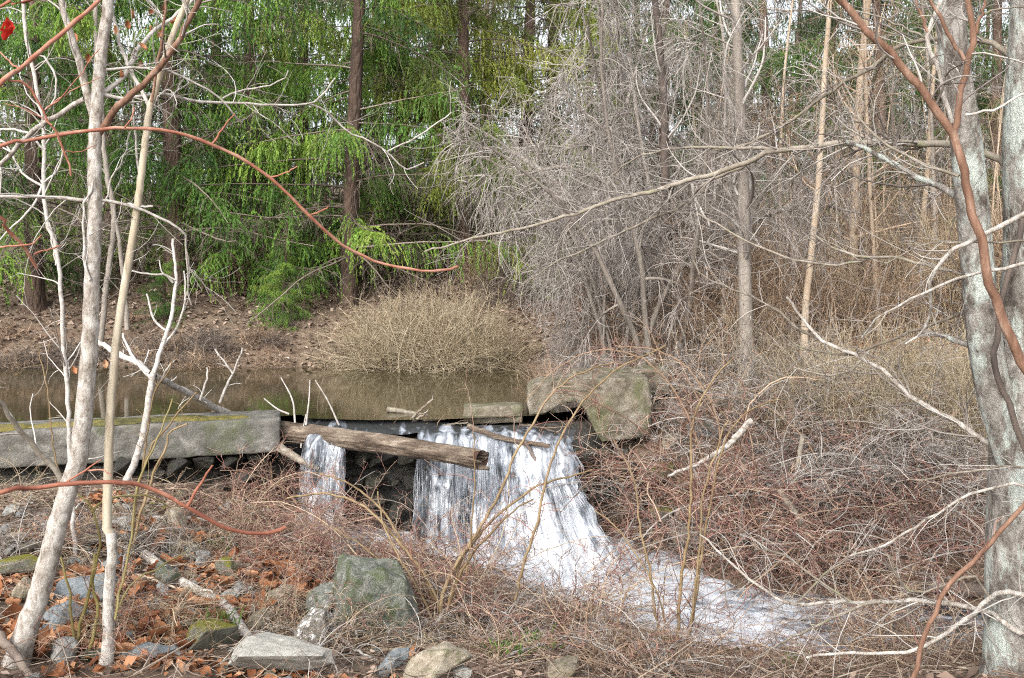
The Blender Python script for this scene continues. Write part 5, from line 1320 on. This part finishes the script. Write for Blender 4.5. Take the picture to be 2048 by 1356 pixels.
SPR_LIST = [(808, 23.5, 0, 1.0, 'spruce with a long bare reddish trunk right of centre-left'), (697, 20.2, 2, .95, 'spruce whose thick trunk foot shows just left of the tan bushes'), (512, 22.0, 1, 1.0, 'spruce with hanging dead twigs left of the thick-footed spruce'),
            (352, 20.6, 2, 1.1, 'spruce with a broad furrowed reddish trunk behind the cream sapling'), (70, 19.3, 0, .95, 'spruce with a stout trunk foot near the left edge above the shore'), (225, 23, 1, .95, 'green spruce behind the leaning tree and the cream sapling'),
            (930, 22.3, 1, .92, 'drooping yellow-green spruce left of the grey weeping mass'), (610, 27, 0, 1.0, 'spruce further up the hill between two trunk feet'), (430, 28, 1, 1.05, 'spruce up the hill behind the broad furrowed trunk'),
            (-60, 23, 1, 1.0, 'dark green spruce filling the left edge'), (140, 29, 2, 1.0, 'spruce far up the hill in the upper left'), (1045, 24.5, 1, 1.0, 'spruce up the hill at the left fringe of the grey mass'), (760, 31, 1, 1.0, 'spruce far up the hill above the tan bushes'),
            (880, 33, 2, 1.0, 'far spruce whose top gaps show white sky'), (1110, 27, 0, 1.05, 'yellowish spruce rising behind the grey weeping mass')]
for k, (px, d, pr, s, lb) in enumerate(SPR_LIST):
    x = (px - CX) / FPX * d
    SPR[pr].place((x, d, gz(x, d)), lb, 'spruces on the far hillside', k * 1.7 + .3, s, (0, 0), [M['bark_spruce'], M['twig_dead'], M['needle_yellow']] if k in (0, 6, 7, 11, 13, 14) else None)
# small spruce by the shore
for px, d, s, lb in [(565, 19.0, .16, 'small young spruce with dark stem at the water side'), (640, 21.0, .22, 'young bright green spruce beside the thick-footed spruce'), (330, 18.9, .13, 'tiny bright green spruce seedling on the far shore')]:
    x = (px - CX) / FPX * d
    SPR[1].place((x, d, gz(x, d) - low * 0 - .1), lb, None, 1.1 + px, (s * 1.5, s * 1.5, s))
FARM = [M['bark_spruce'], M['twig_dead'], M['needle_far']]
for k, (px, d) in enumerate([(1330, 28), (1450, 31), (1545, 26), (1660, 31), (1770, 27), (1880, 31), (1990, 27), (2090, 30), (1180, 33), (1270, 36), (1400, 46), (1590, 48), (1720, 50), (1830, 47), (1960, 52), (2060, 45), (960, 42), (520, 42), (150, 42), (-80, 44)]):
    x = (px - CX) / FPX * d
    SPR[k % 3].place((x, d, gz(x, d)), 'dark distant spruce of the wood beyond the thicket and hillside', 'distant spruces', k * 2.3, rng.uniform(.85, 1.05), (0, 0), FARM)
for k in range(28):
    d = rng.uniform(34, 58); px = rng.uniform(650, 2100) if k % 4 else rng.uniform(-50, 700)
    x = (px - CX) / FPX * d
    BT[[0, 3][k % 2]].place((x, d, gz(x, d)), 'distant bare grey tree of the wood beyond the thicket', 'distant bare trees', rng.uniform(0, 6), rng.uniform(1.0, 1.5), (0, 0), [M['bark_dark'], M['twig_dead']])

# ---------------------------------------------------------------- fallen leaves, litter, grass
PATCH = [(600, 1150, 55, 26), (565, 1175, 40, 25), (640, 1200, 40, 25), (30, 1262, 45, 22), (150, 1235, 40, 30), (235, 1280, 60, 15), (330, 1075, 60, 15), (240, 1165, 40, 20), (505, 1150, 40, 18), (420, 1230, 60, 20), (300, 1290, 60, 18), (100, 1300, 60, 18)]
for k in range(290):
    cx_, cy_, sx_, sy_ = PATCH[k % len(PATCH)]
    p = G(cx_ + rng.normal() * sx_, min(cy_ + rng.normal() * sy_, 1352))
    o = obj('fallen_leaf', LEAVES[rng.integers(8)])
    o.location = (p[0], p[1], p[2] + .02 + rng.random() * .03); s = rng.uniform(1.0, 1.9); o.scale = (s, s, s)
    o.rotation_euler = (rng.normal() * .45, rng.normal() * .45, rng.uniform(0, 6.28))
    tag(o, 'curled rust-brown leaf lying among the near stones', 'leaf', 'rust leaves among the near stones')

def scatter_leaves(name, n, xr, yr, size, mat, keep_fn=None, lift=.012):
    x, y = rng.uniform(*xr, n), rng.uniform(*yr, n)
    if keep_fn is not None:
        k = keep_fn(x, y); x, y = x[k], y[k]
    z = ground_fast(x, y) + lift + rng.random(len(x)) * .02
    L = rng.uniform(*size, len(x))[:, None]; a = rng.uniform(0, 6.28, len(x))
    u = np.stack([np.cos(a), np.sin(a), rng.normal(size=len(x)) * .35], -1); v = np.stack([-np.sin(a), np.cos(a), rng.normal(size=len(x)) * .45], -1)
    c = np.stack([x, y, z], -1)
    pts = np.stack([c - u * L, c - v * L * .5 + np.array([0, 0, 1]) * L * .3, c + u * L, c + v * L * .5 + np.array([0, 0, 1]) * L * .22], 1)
    V_ = pts.reshape(-1, 3); i = np.arange(len(x)) * 4
    t = np.concatenate([np.stack([i, i + 1, i + 2], -1), np.stack([i, i + 2, i + 3], -1)])
    return obj(name, mesh_from(name, V_, None, t, np.repeat(rng.random(len(x)), 4), smooth=False), M[mat], kind='stuff')
tag(scatter_leaves('leaf_litter', 34000, (-14, 8), (17.3, 34), (.03, .075), 'litter', lambda x, y: rng.random(len(x)) < np.clip(1.6 - (y - 17.6) / 12, .15, 1)), 'brown leaf litter covering the far hillside under the spruces', 'leaf litter')
def not_water(x, y):
    d, z, w = stream_at(x, y)
    return (d > w * 1.05) & ~((y > np.interp(x, [-12, -4.84, -2.4, 1.0], [8.0, 10.0, 10.6, 11.2])) & (x < 1.2))
tag(scatter_leaves('leaf_litter', 15000, (-5, 4.5), (4.2, 13.5), (.02, .05), 'litter', lambda x, y: not_water(x, y) & (vnoise(x * 1.6, y * 1.6, 77) + .6 * vnoise(x * 5, y * 5, 78) > rng.uniform(-.6, .5, len(x)))), 'rust and tan leaf litter between the near stones and on the right bank', 'leaf litter')
tag(scatter_leaves('leaf_litter', 9000, (-3.8, -.6), (5.0, 9.2), (.025, .055), 'leaf', lambda x, y: not_water(x, y) & (vnoise(x * 2.2, y * 2.2, 87) > rng.uniform(-.05, .5, len(x)))), 'drifts of rust-coloured leaves between the near left stones', 'leaf litter')
tag(scatter_leaves('leaf_litter', 13000, (1.2, 9), (12, 22), (.02, .05), 'leaf'), 'orange-brown leaf litter on the bank top under the thicket', 'leaf litter')
# fine dead twigs and grass blades lying on the ground
n = 9500
x, y = rng.uniform(-5, 4.8, n), rng.uniform(4.2, 13.2, n); k = not_water(x, y); x, y = x[k], y[k]
a0 = rng.uniform(0, 6.28, len(x))
pl, rr = seeds(np.stack([x, y, ground_fast(x, y) + .015 + rng.random(len(x)) * .05], -1), np.stack([np.cos(a0), np.sin(a0), rng.normal(size=len(x)) * .18], -1), rng.uniform(.12, .6, len(x)), rng.uniform(.002, .0055, len(x)), n=4, wiggle=.08, curl=.08)
o = obj('ground_twigs', Build().tubes(pl, rr, 3).mesh('ground_twigs'), M['twig_straw'], kind='stuff'); tag(o, 'fine dry twigs and straw strewn over the near ground', 'dry twigs')

def tuft(seed, n=70, H=(.08, .22)):
    r = np.random.default_rng(seed)
    b_ = Build()
    base = np.stack([r.normal(size=n) * .05, r.normal(size=n) * .05, np.zeros(n)], -1)
    d = unit(np.stack([r.normal(size=n) * .5, r.normal(size=n) * .5, np.ones(n)], -1)); L = r.uniform(*H, n)[:, None]
    side = unit(np.cross(d, r.normal(size=(n, 3)))) * .004
    p0, p1 = base - side, base + side; m0 = base + d * L * .6; tip = base + d * L + np.array([0, 0, -1]) * L * .25
    V_ = np.stack([p0, p1, m0 + side * .7, m0 - side * .7, tip], 1).reshape(-1, 3); i = np.arange(n) * 5
    b_.add(V_, np.stack([i, i + 1, i + 2, i + 3], -1), np.stack([i + 3, i + 2, i + 4], -1), np.repeat(r.random(n), 5))
    return b_.mesh('grass_tuft', smooth=False)
TUFT = [tuft(1200 + i) for i in range(3)]
for t_ in TUFT: t_.materials.append(M['grass'])
for px, py, lb in [(430, 1268, 'green grass tuft right of the mossy rock'), (1075, 1300, 'green grass tuft on the near bank below the pool'), (1015, 1318, 'green grass tuft at the bottom left of the pool bank'), (1695, 1245, 'green grass tuft at the water edge under the pale arching branches'), (1735, 1262, 'second green tuft right under the arching branches'),
                   (1600, 1335, 'green tuft near the bottom edge right of the rose stems'), (440, 1105, 'yellow-green tuft beside the long grey branch'), (1720, 790, 'green tuft on the top of the right bank'), (1670, 800, 'small green tuft on the bank top left of its twin')]:
    p = G(px, py)
    o = obj('grass_tuft', TUFT[rng.integers(3)]); o.location = p; o.rotation_euler = (0, 0, rng.uniform(0, 6)); o.scale = (1.2, 1.2, 1.1); tag(o, lb, 'grass')
